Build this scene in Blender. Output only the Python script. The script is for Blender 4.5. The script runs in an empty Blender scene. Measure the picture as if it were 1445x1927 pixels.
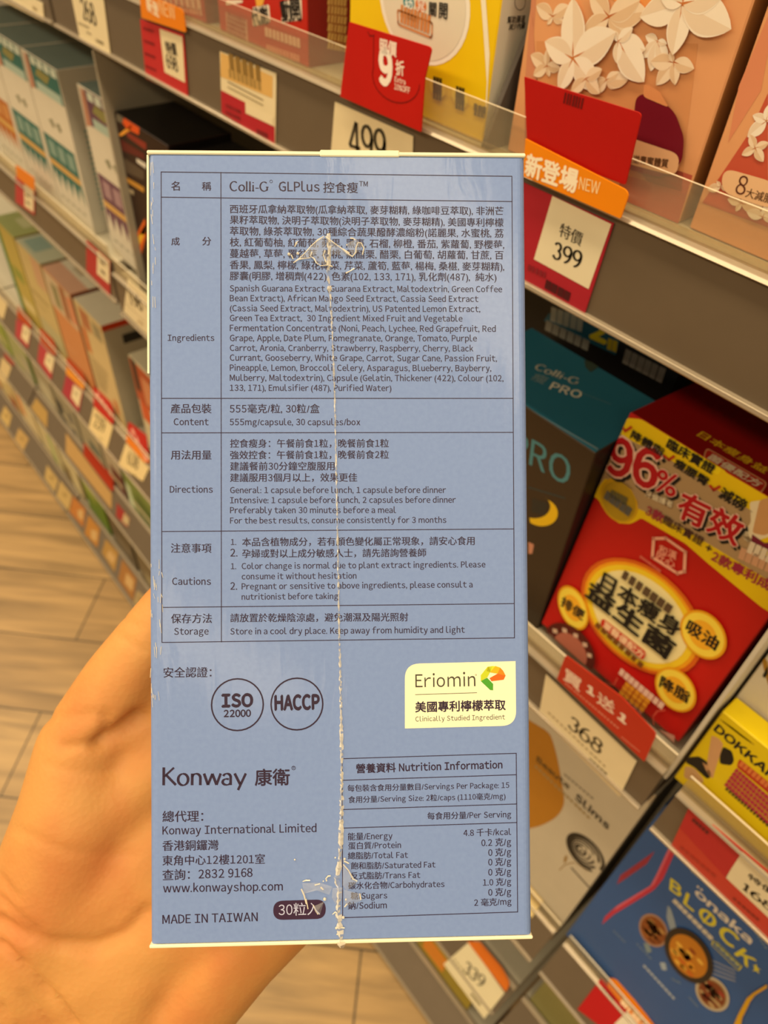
import bpy, bmesh, math, random
from mathutils import Vector, Matrix
from mathutils.geometry import tessellate_polygon

random.seed(7)
SC = bpy.context.scene
COL = SC.collection

# ------------------------------------------------------------------ camera
EYE = Vector((0.0, 0.0, 1.19))
FOC = 1372.0                                   # focal length in pixels of the 1445 x 1927 frame
RIGHT = Vector((0.6340, 0.7717, 0.0497))
DOWN = Vector((0.5689, -0.4220, -0.7059))
FWD = Vector((-0.5238, 0.4758, -0.7066))
FWD.normalize()
RIGHT = (RIGHT - FWD * RIGHT.dot(FWD)).normalized()
DOWN = FWD.cross(RIGHT).normalized()

cam_data = bpy.data.cameras.new('camera')
cam = bpy.data.objects.new('camera', cam_data)
COL.objects.link(cam)
m3 = Matrix((RIGHT, -DOWN, -FWD)).transposed()
cam.matrix_world = Matrix.Translation(EYE) @ m3.to_4x4()
cam_data.sensor_fit = 'VERTICAL'
cam_data.sensor_height = 36.0
cam_data.sensor_width = 27.0
cam_data.lens = FOC / 1927.0 * 36.0
cam_data.clip_start = 0.01
cam_data.dof.use_dof = True
cam_data.dof.focus_distance = 0.1655
cam_data.dof.aperture_fstop = 19.0
SC.camera = cam

# ------------------------------------------------------------------ view, world and lights
SC.view_settings.view_transform = 'Standard'
SC.view_settings.look = 'None'
SC.view_settings.gamma = 1.0
SC.view_settings.use_curve_mapping = False
SC.view_settings.exposure = 0.0
world = bpy.data.worlds.new('world')
SC.world = world
world.use_nodes = True
bg = world.node_tree.nodes['Background']
bg.inputs[0].default_value = (1.0, 0.80, 0.53, 1)
bg.inputs[1].default_value = 0.27


def ceiling_light(x, y, z, sx, sy, power, col=(1.0, 0.80, 0.52)):
    d = bpy.data.lights.new('ceiling_light', 'AREA')
    d.shape = 'RECTANGLE'
    d.size, d.size_y, d.energy, d.color = sx, sy, power, col
    o = bpy.data.objects.new('ceiling_light', d)
    o.location = (x, y, z)
    COL.objects.link(o)
    return o


ceiling_light(-0.6, -0.18, 2.75, 5.0, 0.22, 68)          # the tube row over this aisle
ceiling_light(-0.6, -1.95, 2.75, 5.0, 0.35, 78)          # the next row of tubes
ceiling_light(-3.2, -0.9, 2.75, 0.5, 1.5, 26)


# ------------------------------------------------------------------ materials
def lin(h):
    h = h.lstrip('#')
    c = [int(h[i:i + 2], 16) / 255 for i in (0, 2, 4)]
    return tuple(x / 12.92 if x <= 0.04045 else ((x + 0.055) / 1.055) ** 2.4 for x in c)


MATS = {}


def mat(hexcol, rough=0.5, metal=0.0, coat=0.0, spec=0.4, grain=0.06, gscale=60.0):
    key = (hexcol, rough, metal, coat, spec)
    if key in MATS:
        return MATS[key]
    m = bpy.data.materials.new('mat_' + hexcol.strip('#'))
    m.use_nodes = True
    nt = m.node_tree
    b = nt.nodes['Principled BSDF']
    r, g, bl = lin(hexcol)
    tc = nt.nodes.new('ShaderNodeTexCoord')
    no = nt.nodes.new('ShaderNodeTexNoise')
    no.inputs['Scale'].default_value = gscale
    no.inputs['Detail'].default_value = 3
    mx = nt.nodes.new('ShaderNodeMix')
    mx.data_type = 'RGBA'
    mx.inputs[6].default_value = (r * (1 - grain), g * (1 - grain), bl * (1 - grain), 1)
    mx.inputs[7].default_value = (min(1, r * (1 + grain)), min(1, g * (1 + grain)), min(1, bl * (1 + grain)), 1)
    nt.links.new(tc.outputs['Object'], no.inputs['Vector'])
    nt.links.new(no.outputs['Fac'], mx.inputs[0])
    nt.links.new(mx.outputs[2], b.inputs['Base Color'])
    b.inputs['Roughness'].default_value = rough
    b.inputs['Metallic'].default_value = metal
    b.inputs['Coat Weight'].default_value = coat
    b.inputs['Coat Roughness'].default_value = 0.12
    b.inputs['Specular IOR Level'].default_value = spec * 0.6
    MATS[key] = m
    return m


def clear_plastic(name, tint, diffuse, gloss_rough=0.08, haze=0.12):
    m = bpy.data.materials.new(name)
    m.use_nodes = True
    nt = m.node_tree
    nt.nodes.remove(nt.nodes['Principled BSDF'])
    out = nt.nodes['Material Output']
    tr = nt.nodes.new('ShaderNodeBsdfTransparent')
    tr.inputs[0].default_value = (*lin(tint), 1)
    df = nt.nodes.new('ShaderNodeBsdfDiffuse')
    df.inputs[0].default_value = (*lin(diffuse), 1)
    gl = nt.nodes.new('ShaderNodeBsdfGlossy')
    gl.inputs['Roughness'].default_value = gloss_rough
    no = nt.nodes.new('ShaderNodeTexNoise')
    no.inputs['Scale'].default_value = 25
    ramp = nt.nodes.new('ShaderNodeMapRange')
    ramp.inputs[3].default_value = haze * 0.7
    ramp.inputs[4].default_value = haze * 1.3
    nt.links.new(no.outputs['Fac'], ramp.inputs[0])
    m1 = nt.nodes.new('ShaderNodeMixShader')
    nt.links.new(ramp.outputs[0], m1.inputs[0])
    nt.links.new(tr.outputs[0], m1.inputs[1])
    nt.links.new(df.outputs[0], m1.inputs[2])
    lw = nt.nodes.new('ShaderNodeLayerWeight')
    lw.inputs['Blend'].default_value = 0.5
    pw = nt.nodes.new('ShaderNodeMath')
    pw.operation = 'POWER'
    pw.inputs[1].default_value = 4.0
    nt.links.new(lw.outputs['Facing'], pw.inputs[0])
    fr = nt.nodes.new('ShaderNodeMapRange')
    fr.inputs[3].default_value = 0.035
    fr.inputs[4].default_value = 0.5
    nt.links.new(pw.outputs[0], fr.inputs[0])
    m2 = nt.nodes.new('ShaderNodeMixShader')
    nt.links.new(fr.outputs[0], m2.inputs[0])
    nt.links.new(m1.outputs[0], m2.inputs[1])
    nt.links.new(gl.outputs[0], m2.inputs[2])
    nt.links.new(m2.outputs[0], out.inputs[0])
    return m


M_CLEAR = clear_plastic('clear_acrylic', '#f4f0e4', '#e9dcc0', 0.06, 0.11)
M_FILM = clear_plastic('shrink_film', '#ffffff', '#ffffff', 0.05, 0.13)
M_FOLD = clear_plastic('shrink_film_fold', '#ffffff', '#fff6df', 0.1, 0.62)  # pale diffuse mixed in to imitate the sparkle on the film folds


# ------------------------------------------------------------------ small builders
def ray(p):
    return (RIGHT * ((p[0] - 722.5) / FOC) + DOWN * ((p[1] - 963.5) / FOC) + FWD)


def deep(px, py, z):
    """point seen at (px, py), z metres in front of the lens"""
    return EYE + ray((px, py)) * z


def zoom(ox, oy, s):
    return lambda *v: [(ox + v[i] / s, oy + v[i + 1] / s) for i in range(0, len(v), 2)]


def tag(o, label=None, cat=None, group=None, kind=None):
    for k, v in (('label', label), ('category', cat), ('group', group), ('kind', kind)):
        if v:
            o[k] = v
    return o


def add_box(bm, a, b, mi=0):
    (x0, y0, z0), (x1, y1, z1) = a, b
    v = [bm.verts.new(c) for c in ((x0, y0, z0), (x1, y0, z0), (x1, y1, z0), (x0, y1, z0),
                                   (x0, y0, z1), (x1, y0, z1), (x1, y1, z1), (x0, y1, z1))]
    fs = []
    for idx in ((0, 3, 2, 1), (4, 5, 6, 7), (0, 1, 5, 4), (1, 2, 6, 5), (2, 3, 7, 6), (3, 0, 4, 7)):
        f = bm.faces.new([v[i] for i in idx])
        f.material_index = mi
        fs.append(f)
    return fs                                      # bottom, top, front, right, back, left


def add_prism(bm, prof, x0, x1, mi=0):
    """closed (y, z) profile swept along x"""
    a = [bm.verts.new((x0, y, z)) for y, z in prof]
    b = [bm.verts.new((x1, y, z)) for y, z in prof]
    n = len(prof)
    fs = [bm.faces.new(a), bm.faces.new(b[::-1])]
    for i in range(n):
        fs.append(bm.faces.new([a[i], b[i], b[(i + 1) % n], a[(i + 1) % n]]))
    for f in fs:
        f.material_index = mi
    return fs


def add_tube(bm, pts, r, seg=6, mi=0):
    rings = []
    for i, p in enumerate(pts):
        p = Vector(p)
        t = (Vector(pts[min(i + 1, len(pts) - 1)]) - Vector(pts[max(i - 1, 0)])).normalized()
        s = t.orthogonal().normalized()
        q = t.cross(s)
        rr = r[i] if isinstance(r, (list, tuple)) else r
        rings.append([bm.verts.new(p + (s * math.cos(2 * math.pi * k / seg) + q * math.sin(2 * math.pi * k / seg)) * rr) for k in range(seg)])
    for a, b in zip(rings, rings[1:]):
        for k in range(seg):
            bm.faces.new([a[k], a[(k + 1) % seg], b[(k + 1) % seg], b[k]]).material_index = mi
    bm.faces.new(rings[0][::-1]).material_index = mi
    bm.faces.new(rings[-1]).material_index = mi


def obj(name, bm, mats, parent=None, loc=None, smooth=False, fix=True):
    if fix:
        bmesh.ops.recalc_face_normals(bm, faces=bm.faces[:])
    me = bpy.data.meshes.new(name)
    bm.to_mesh(me)
    bm.free()
    for m in (mats if isinstance(mats, (list, tuple)) else [mats]):
        me.materials.append(m)
    if smooth:
        for p in me.polygons:
            p.use_smooth = True
    o = bpy.data.objects.new(name, me)
    COL.objects.link(o)
    if loc is not None:
        o.location = loc
    if parent is not None:
        o.parent = parent
    return o


def empty(name, loc=(0, 0, 0)):
    o = bpy.data.objects.new(name, None)
    o.empty_display_size = 0.02
    o.location = loc
    COL.objects.link(o)
    return o


class Surf:
    """a flat printed face: a point on it and its outward normal"""

    def __init__(self, o, n):
        self.o, self.n = Vector(o), Vector(n).normalized()

    def at(self, p):
        d = ray(p)
        return EYE + d * ((self.o - EYE).dot(self.n) / d.dot(self.n))


GLYPHS = {}


def glyph(ch, res):
    """outline mesh of one character (the sans letterforms of the wide CJK set) with its left edge at x = 0"""
    key = (ch, res)
    if key not in GLYPHS:
        n = ord(ch)
        wide = chr(n + 0xFEE0) if ch.isalnum() and n < 0x7f else ch
        c = bpy.data.curves.new('lettering', 'FONT')
        c.body = wide
        c.size = 1.0
        c.resolution_u = res
        o = bpy.data.objects.new('lettering', c)
        me = bpy.data.meshes.new_from_object(o)
        V, F = [(v.co.x, v.co.y) for v in me.vertices], [tuple(p.vertices) for p in me.polygons]
        bpy.data.meshes.remove(me)
        bpy.data.objects.remove(o)
        bpy.data.curves.remove(c)
        if n > 0x2e80 or not V:
            adv = 1.0 if n > 0x2e80 else 0.25
        else:
            x0, x1 = min(v[0] for v in V), max(v[0] for v in V)
            lb = 0.035 if ch in 'acdeoqCDGOQ0689.,:;()/%vwyAVWYTtfj' else 0.07
            rb = 0.035 if ch in 'bopeDOPQ0689.,:;()/%vwyrkKAVWYTtfLE' else 0.07
            if ch in ',.:':
                rb = 0.07
            k = 0.84 if ch.isalnum() else 0.9
            V = [((x - x0) * k + lb, y) for x, y in V]
            adv = (x1 - x0) * k + lb + rb
        GLYPHS[key] = (V, F, adv)
    return GLYPHS[key]


def set_line(body, res):
    V, F, x = [], [], 0.0
    for ch in body:
        gv, gf, adv = glyph(ch, res)
        k = len(V)
        V += [(vx + x, vy) for vx, vy in gv]
        F += [tuple(i + k for i in f) for f in gf]
        x += adv
    return V, F


class Print:
    """ink on one face of a thing; becomes one mesh part of that thing"""

    def __init__(self, surf, parent, name='front_print', step=0.00009):
        self.s, self.parent, self.name, self.step = surf, parent, name, step
        self.bm = bmesh.new()
        self.mats, self.idx, self.layer = [], {}, 1

    def mi(self, col):
        if col not in self.idx:
            self.idx[col] = len(self.mats)
            self.mats.append(mat(col, 0.45) if isinstance(col, str) else col)
        return self.idx[col]

    def lift(self):
        return self.s.n * (self.step * self.layer)

    def up(self):
        self.layer += 1
        return self

    def world_poly(self, pts, col):
        off, mi = self.lift(), self.mi(col)
        vs = [self.bm.verts.new(p + off) for p in pts]
        for t in tessellate_polygon([pts]):
            try:
                self.bm.faces.new([vs[i] for i in t]).material_index = mi
            except ValueError:
                pass

    def poly(self, pts, col):
        self.world_poly([self.s.at(p) for p in pts], col)

    def ell(self, c, a, b, col, t0=0.0, t1=360.0, inner=None):
        """ellipse from its centre and the ends of two conjugate half axes; inner (0..1) leaves a ring"""
        C, A, B = (self.s.at(p) for p in (c, a, b))
        A, B = A - C, B - C
        n = 36
        ang = [math.radians(t0 + (t1 - t0) * i / n) for i in range(n + 1)]
        P = [C + A * math.cos(t) + B * math.sin(t) for t in ang]
        if inner:
            Q = [C + (A * math.cos(t) + B * math.sin(t)) * inner for t in ang]
            for i in range(n):
                self.world_poly([P[i], P[i + 1], Q[i + 1], Q[i]], col)
        else:
            self.world_poly(P[:-1] if abs(t1 - t0) >= 359.9 else P, col)

    def line(self, pts, w, col, closed=False):
        P = [self.s.at(p) for p in pts]
        if closed:
            P.append(P[0])
        for a, b in zip(P, P[1:]):
            t = (b - a)
            if t.length < 1e-7:
                continue
            t.normalize()
            s = self.s.n.cross(t) * (w / 2)
            e = t * (w / 2)
            self.world_poly([a - e - s, b + e - s, b + e + s, a - e + s], col)

    def text(self, body, bl, br, col, bold=0.0, sy=1.0, res=2, slant=0.0):
        """a line of writing whose inked width runs from bl to br, standing on that line"""
        V, F = set_line(body, res)
        if not V:
            return
        x0, x1 = min(v[0] for v in V), max(v[0] for v in V)
        A, B = self.s.at(bl), self.s.at(br)
        u = (B - A) / (x1 - x0)
        v = self.s.n.cross(u.normalized()) * (u.length * sy)
        off, mi = self.lift(), self.mi(col)
        sh = ((0, 0),) if bold <= 0 else ((-bold, 0), (bold, 0)) if bold < 0.013 else ((-bold, 0), (bold, 0), (0, bold), (0, -bold), (bold * .7, bold * .7), (-bold * .7, -bold * .7))
        for k, (sx, sz) in enumerate(sh):
            o2 = off + self.s.n * (k * 2e-6)
            vs = [self.bm.verts.new(A + u * (cx - x0 + slant * cy + sx) + v * (cy + sz) + o2) for cx, cy in V]
            for f in F:
                try:
                    self.bm.faces.new([vs[i] for i in f]).material_index = mi
                except ValueError:
                    pass

    def bars(self, bl, br, h, n, col, gap=0.3):
        """a line of writing too small to read: a row of short dashes"""
        A, B = self.s.at(bl), self.s.at(br)
        u = (B - A) / n
        v = self.s.n.cross(u.normalized()) * h
        for i in range(n):
            g = gap * random.uniform(0.6, 1.4)
            a = A + u * i
            self.world_poly([a, a + u * (1 - g), a + u * (1 - g) + v, a + v], col)

    def build(self):
        M = self.parent.matrix_basis.inverted()
        self.bm.transform(M)
        if self.parent.type == 'MESH':             # ink never runs past the edge of the thing it is printed on
            c = [v.co for v in self.parent.data.vertices]
            lo = [min(q[i] for q in c) - 0.0012 for i in range(3)]
            hi = [max(q[i] for q in c) + 0.0012 for i in range(3)]
            for i in range(3):
                if abs(self.s.n[i]) < 0.7:
                    for v in self.bm.verts:
                        v.co[i] = min(max(v.co[i], lo[i] + 0.0012), hi[i] - 0.0012)
        return obj(self.name, self.bm, self.mats, self.parent, fix=False)


def rounded(pts, r, n=5):
    """round the corners of a polygon given in photo units; r is one radius or one per corner"""
    out = []
    N = len(pts)
    for i in range(N):
        p, a, b = Vector(pts[i]), Vector(pts[i - 1]), Vector(pts[(i + 1) % N])
        rr = r[i] if isinstance(r, (list, tuple)) else r
        if rr <= 0:
            out.append(tuple(p))
            continue
        da, db = (a - p), (b - p)
        ra, rb = min(rr, da.length * 0.5), min(rr, db.length * 0.5)
        s, e = p + da.normalized() * ra, p + db.normalized() * rb
        for k in range(n + 1):
            t = k / n
            out.append(tuple(s * (1 - t) ** 2 + p * 2 * t * (1 - t) + e * t * t))
    return out


# ------------------------------------------------------------------ the place: floor, back wall, kick board
def floor_material():
    m = bpy.data.materials.new('wood_look_tiles')
    m.use_nodes = True
    nt = m.node_tree
    N, L = nt.nodes, nt.links
    b = N['Principled BSDF']
    tc = N.new('ShaderNodeTexCoord')
    mp = N.new('ShaderNodeMapping')
    mp.inputs['Rotation'].default_value = (0, 0, math.radians(-45))
    L.new(tc.outputs['Object'], mp.inputs['Vector'])
    br = N.new('ShaderNodeTexBrick')
    br.offset = 0.5
    br.inputs['Scale'].default_value = 1.0
    br.inputs['Brick Width'].default_value = 0.607
    br.inputs['Row Height'].default_value = 0.1534
    br.inputs['Mortar Size'].default_value = 0.0016
    br.inputs['Mortar Smooth'].default_value = 0.25
    br.inputs['Bias'].default_value = 0.0
    br.inputs['Color1'].default_value = (*lin('#c29d66'), 1)
    br.inputs['Color2'].default_value = (*lin('#a98655'), 1)
    br.inputs['Mortar'].default_value = (*lin('#4e4029'), 1)
    mp.inputs['Location'].default_value = FLOOR_SHIFT
    L.new(mp.outputs[0], br.inputs['Vector'])
    mp2 = N.new('ShaderNodeMapping')
    mp2.inputs['Scale'].default_value = (2.2, 22, 1)
    L.new(mp.outputs[0], mp2.inputs['Vector'])
    no = N.new('ShaderNodeTexNoise')
    no.inputs['Scale'].default_value = 2.0
    no.inputs['Detail'].default_value = 6
    no.inputs['Distortion'].default_value = 0.6
    L.new(mp2.outputs[0], no.inputs['Vector'])
    cr = N.new('ShaderNodeMapRange')
    cr.inputs[1].default_value = 0.3
    cr.inputs[2].default_value = 0.7
    cr.inputs[3].default_value = 0.62
    cr.inputs[4].default_value = 1.18
    L.new(no.outputs['Fac'], cr.inputs[0])
    mx = N.new('ShaderNodeMix')
    mx.data_type = 'RGBA'
    mx.blend_type = 'MULTIPLY'
    mx.inputs[0].default_value = 1.0
    L.new(br.outputs['Color'], mx.inputs[6])
    L.new(cr.outputs[0], mx.inputs[7])
    L.new(mx.outputs[2], b.inputs['Base Color'])
    b.inputs['Roughness'].default_value = 0.42
    bp = N.new('ShaderNodeBump')
    bp.inputs['Strength'].default_value = 0.25
    bp.inputs['Distance'].default_value = 0.002
    L.new(br.outputs['Fac'], bp.inputs['Height'])
    bp.invert = True
    L.new(bp.outputs[0], b.inputs['Normal'])
    return m


FLOOR_SHIFT = (0.0025, 0.009, 0.0)
bm = bmesh.new()
add_box(bm, (-6.0, -3.2, -0.02), (2.4, 0.75, 0.0))
tag(obj('floor', bm, floor_material()), kind='structure')
bm = bmesh.new()
add_box(bm, (-2.6, 0.585, 0.0), (0.7, 0.615, 2.0))
tag(obj('wall_back', bm, mat('#8f8676', 0.6)), kind='structure')
bm = bmesh.new()
add_box(bm, (-2.6, 0.262, 0.0), (0.7, 0.28, 0.055))
tag(obj('baseboard_front', bm, mat('#3b342b', 0.6)), kind='structure')

# ------------------------------------------------------------------ shelves: a deck, a price rail with clear beads, a clear fence
YF = 0.22                                        # the front of the shelving
M_RAIL = mat('#6e604e', 0.42, 0.15)
M_DECK = mat('#b0a893', 0.45)
M_BEAD = mat('#b3a48c', 0.22, 0.35, 0.4)
M_EDGE_HIGHLIGHT = mat('#e2d5b8', 0.25, 0.0, 0.3)  # pale colour stands in for the highlight along the fence's top edge
BAYS = {'right': (-0.0205, 0.6045), 'middle': (-0.641, -0.024), 'left': (-1.266, -0.641), 'far': (-1.891, -1.266), 'end': (-2.516, -1.891)}
# level: (bottom of rail z, rail rise, rail lean back)
LEVELS = {1: (1.0525, 0.038, 0.0), 2: (0.817, 0.0395, 0.0), 3: (0.520, 0.036, 0.0165), 4: (0.322, 0.030, 0.024), 5: (0.040, 0.022, 0.036)}
DZ = {('right', 2): -0.006, ('left', 2): 0.008}
RAILS = {}
FENCE_TOP = {1: 0.0175, 2: 0.016, 3: 0.017}


def shelf(bay, lev, label, fence=True):
    x0, x1 = BAYS[bay]
    x0, x1 = x0 + 0.003, x1 - 0.003
    z0, rise, lean = LEVELS[lev]
    z0 += DZ.get((bay, lev), 0)
    t = empty('shelf', ((x0 + x1) / 2, YF, z0))
    tag(t, label, 'shelf', 'shelves of the gondola')
    ox, oz = (x0 + x1) / 2, z0
    hw = (x1 - x0) / 2
    bm = bmesh.new()
    back = 0.362
    add_box(bm, (-hw, lean + 0.004, rise - 0.022), (hw, back, rise - 0.001))
    obj('deck', bm, M_DECK, t)
    bm = bmesh.new()
    add_prism(bm, [(0.001, 0.0), (lean + 0.001, rise), (lean + 0.006, rise), (0.006, -0.001)], -hw, hw)
    obj('price_rail', bm, M_RAIL, t)
    bm = bmesh.new()
    add_prism(bm, [(-0.0016, -0.0012), (-0.0013, 0.0004), (0.0022, 0.0004), (0.004, -0.0014), (0.0008, -0.0026), (-0.0004, -0.0023)], -hw, hw)
    add_prism(bm, [(lean - 0.0012, rise - 0.0004), (lean - 0.0004, rise + 0.0010), (lean + 0.004, rise + 0.0014), (lean + 0.004, rise - 0.0004)], -hw, hw)
    bmesh.ops.bevel(bm, geom=bm.edges[:], offset=0.0002, segments=1, affect='EDGES')
    obj('clear_bead', bm, M_BEAD, t)
    if fence:
        bm = bmesh.new()
        fh = FENCE_TOP.get(lev, 0.0255)
        fs = add_box(bm, (-hw, lean + 0.0022, rise + 0.0014), (hw, lean + 0.0032, rise + fh))
        fs[1].material_index = 1
        if lean < 0.01:
            add_box(bm, (-hw, lean + 0.0032, rise + 0.0002), (hw, lean + 0.0055, rise + 0.0030))
        obj('clear_fence', bm, [M_CLEAR, M_EDGE_HIGHLIGHT], t)
    for s in (-1, 1):
        bm = bmesh.new()
        add_box(bm, (s * (hw - 0.002) - 0.002, lean + 0.01, -0.006), (s * (hw - 0.002) + 0.002, back, rise - 0.022))
        obj('end_bracket', bm, M_RAIL, t)
    n = Vector((0, -rise, lean)).normalized()
    RAILS[(bay, lev)] = (Vector((ox, YF, z0)), n)
    return t


shelf('middle', 1, 'grey shelf holding the red, yellow and peach boxes, at the top of the picture')
shelf('left', 1, 'short end of grey shelf with a cream price tag in the upper left corner')
shelf('right', 1, 'upper grey shelf of the right bay, level with the peach boxes')
shelf('middle', 2, 'grey shelf holding the large red box and the teal box')
shelf('left', 2, 'grey shelf holding the white and teal packs at left')
shelf('right', 2, 'grey shelf of the right bay holding the yellow box')
shelf('middle', 3, 'grey shelf under the large red box, holding the white and ochre box')
shelf('left', 3, 'grey shelf at left holding the salmon, cream and green boxes')
shelf('right', 3, 'grey shelf of the right bay holding the blue food block box')
shelf('far', 3, 'distant end of shelf at the left edge, level with the salmon box')
shelf('middle', 4, 'low grey shelf with the orange topped tag below the held box', False)
shelf('left', 4, 'low grey shelf at left with a long plain red card on it', False)
shelf('right', 4, 'low grey shelf of the right bay under the blue box', False)
shelf('far', 4, 'low distant grey shelf near the left edge above the floor', False)
shelf('middle', 5, 'bottom shelf just above the floor beside the hand', False)
shelf('left', 5, 'bottom shelf with a row of orange tags along the floor', False)
shelf('far', 5, 'bottom shelf with cream tags nearest the left edge of the floor', False)
shelf('end', 5, 'farthest bottom shelf beyond the cream tags', False)


# ------------------------------------------------------------------ broad-nib lettering (thick and thin strokes) for the serif-like marks and prices
def arc(cx, cy, rx, ry, a0, a1, n=14):
    return [(cx + rx * math.cos(math.radians(a0 + (a1 - a0) * i / n)), cy + ry * math.sin(math.radians(a0 + (a1 - a0) * i / n))) for i in range(n + 1)]


SERIF = 0.07
NIB = {   # glyph: (advance, strokes); cap height 0.7, x height 0.46
    '1': (.42, [[(.10, .58), (.24, .70)], [(.23, .70), (.23, .02)], [(.12, .01), (.34, .01)]]),
    '2': (.50, [arc(.24, .50, .17, .19, 170, -30) + [(.30, .28), (.06, .03)], [(.06, .03), (.44, .03)]]),
    '3': (.48, [arc(.22, .53, .15, .16, 160, -80), arc(.22, .19, .18, .19, 85, -160)]),
    '4': (.52, [[(.34, .70), (.04, .20)], [(.04, .20), (.48, .20)], [(.36, .70), (.36, .0)]]),
    '6': (.50, [arc(.25, .21, .19, .21, 0, 360), [(.06, .22)] + arc(.40, .25, .34, .46, 165, 100)]),
    '8': (.50, [arc(.25, .53, .155, .16, 0, 360), arc(.25, .185, .19, .19, 0, 360)]),
    '9': (.50, [arc(.25, .49, .19, .20, 0, 360), [(.44, .48)] + arc(.10, .45, .34, .46, -15, -80)]),
    'C': (.66, [arc(.35, .35, .29, .35, 50, 310, 22)]),
    'G': (.72, [arc(.35, .35, .29, .35, 50, 325, 22), [(.59, .30), (.59, .06)], [(.50, .31), (.68, .31)]]),
    'K': (.62, [[(.10, .70), (.10, 0)], [(.50, .69), (.12, .34)], [(.20, .40), (.58, .01)]]),
    'o': (.52, [arc(.25, .22, .20, .23, 0, 360, 20)]),
    'n': (.54, [[(.09, .45), (.09, 0)], [(.09, .30)] + arc(.25, .28, .165, .17, 150, 0) + [(.415, 0)]]),
    'w': (.72, [[(.02, .45), (.18, .01)], [(.18, .01), (.35, .44)], [(.35, .44), (.52, .01)], [(.52, .01), (.68, .45)]]),
    'a': (.50, [[(.36, .34), (.36, 0)], arc(.21, .31, .15, .14, 160, 10), arc(.20, .12, .16, .12, 60, 330)]),
    'y': (.52, [[(.02, .45), (.24, .02)], [(.46, .45), (.16, -.20)]]),
    'l': (.24, [[(.11, .72), (.11, 0)], [(.03, .01), (.19, .01)]]),
    'i': (.24, [[(.11, .45), (.11, 0)], [(.11, .62), (.11, .66)], [(.03, .01), (.19, .01)]]),
    '-': (.34, [[(.05, .22), (.29, .22)]]),
}


def nib_text(pr, body, bl, br, col, heavy=0.0, sy=1.0):
    x, strokes = 0.0, []
    for ch in body:
        adv, st = NIB[ch]
        strokes += [[(px + x, py) for px, py in s] for s in st]
        x += adv
    x0 = min(p[0] for s in strokes for p in s) - 0.03
    x1 = max(p[0] for s in strokes for p in s) + 0.03
    A, B = pr.s.at(bl), pr.s.at(br)
    u = (B - A) / (x1 - x0)
    v = pr.s.n.cross(u.normalized()) * (u.length * sy)
    for s in strokes:
        for (ax, ay), (bx, by) in zip(s, s[1:]):
            dx, dy = bx - ax, by - ay
            ln = math.hypot(dx, dy)
            if ln < 1e-6:
                continue
            w = 0.024 + heavy + 0.03 * abs(math.sin(math.atan2(dy, dx) - math.radians(12)))
            nx, ny = -dy / ln * w, dx / ln * w
            ex, ey = dx / ln * 0.006, dy / ln * 0.006
            q = [(ax - ex + nx, ay - ey + ny), (ax - ex - nx, ay - ey - ny), (bx + ex - nx, by + ey - ny), (bx + ex + nx, by + ey + ny)]
            pr.world_poly([A + u * (px - x0) + v * py for px, py in q], col)
# ------------------------------------------------------------------ the held box
INK = '#33243a'
ZB = 0.1640
# corners of the blue panel as depths along the view (fitted so that it is a true rectangle)
TL, TR = deep(277, 289, ZB), deep(988, 295, ZB * 1.01611)
BL = deep(278.5, 1779, ZB * 0.98730)
bu = (TR - TL)
bw = bu.length
bu.normalize()
bv = (TL - BL)
bv = bv - bu * bv.dot(bu)
bh = bv.length
bv.normalize()
bn = bu.cross(bv).normalized()                    # out of the panel, towards the viewer
BD = 0.030
held = empty('supplement_box')
held.matrix_basis = Matrix.Translation(TL + bu * bw / 2 - bv * bh) @ Matrix((bu, -bn, bv)).transposed().to_4x4()
tag(held, 'periwinkle blue printed carton held up by the hand in front of the shelves', 'box')


def carton_blue():
    m = bpy.data.materials.new('wrapped_blue_card')
    m.use_nodes = True
    nt = m.node_tree
    N, L = nt.nodes, nt.links
    b = N['Principled BSDF']
    tc = N.new('ShaderNodeTexCoord')
    no = N.new('ShaderNodeTexNoise')
    no.inputs['Scale'].default_value = 900
    no.inputs['Detail'].default_value = 2
    mx = N.new('ShaderNodeMix')
    mx.data_type = 'RGBA'
    mx.inputs[6].default_value = (*lin(BOX_A), 1)
    mx.inputs[7].default_value = (*lin(BOX_B), 1)
    L.new(tc.outputs['Object'], no.inputs['Vector'])
    L.new(no.outputs['Fac'], mx.inputs[0])
    L.new(mx.outputs[2], b.inputs['Base Color'])
    b.inputs['Roughness'].default_value = 0.5
    b.inputs['Specular IOR Level'].default_value = 0.15
    b.inputs['Coat Weight'].default_value = 0.16
    b.inputs['Coat Roughness'].default_value = 0.1
    w = N.new('ShaderNodeTexNoise')
    w.inputs['Scale'].default_value = 70
    w.inputs['Detail'].default_value = 3
    w.inputs['Distortion'].default_value = 1.5
    mp = N.new('ShaderNodeMapping')
    mp.inputs['Scale'].default_value = (1.6, 1, 0.35)
    L.new(tc.outputs['Object'], mp.inputs[0])
    L.new(mp.outputs[0], w.inputs['Vector'])
    bp = N.new('ShaderNodeBump')
    bp.inputs['Strength'].default_value = 0.10
    bp.inputs['Distance'].default_value = 0.0012
    L.new(w.outputs['Fac'], bp.inputs['Height'])
    L.new(bp.outputs[0], b.inputs['Coat Normal'])
    bp2 = N.new('ShaderNodeBump')
    bp2.inputs['Strength'].default_value = 0.12
    bp2.inputs['Distance'].default_value = 0.0002
    L.new(no.outputs['Fac'], bp2.inputs['Height'])
    L.new(bp2.outputs[0], b.inputs['Normal'])
    return m


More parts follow.
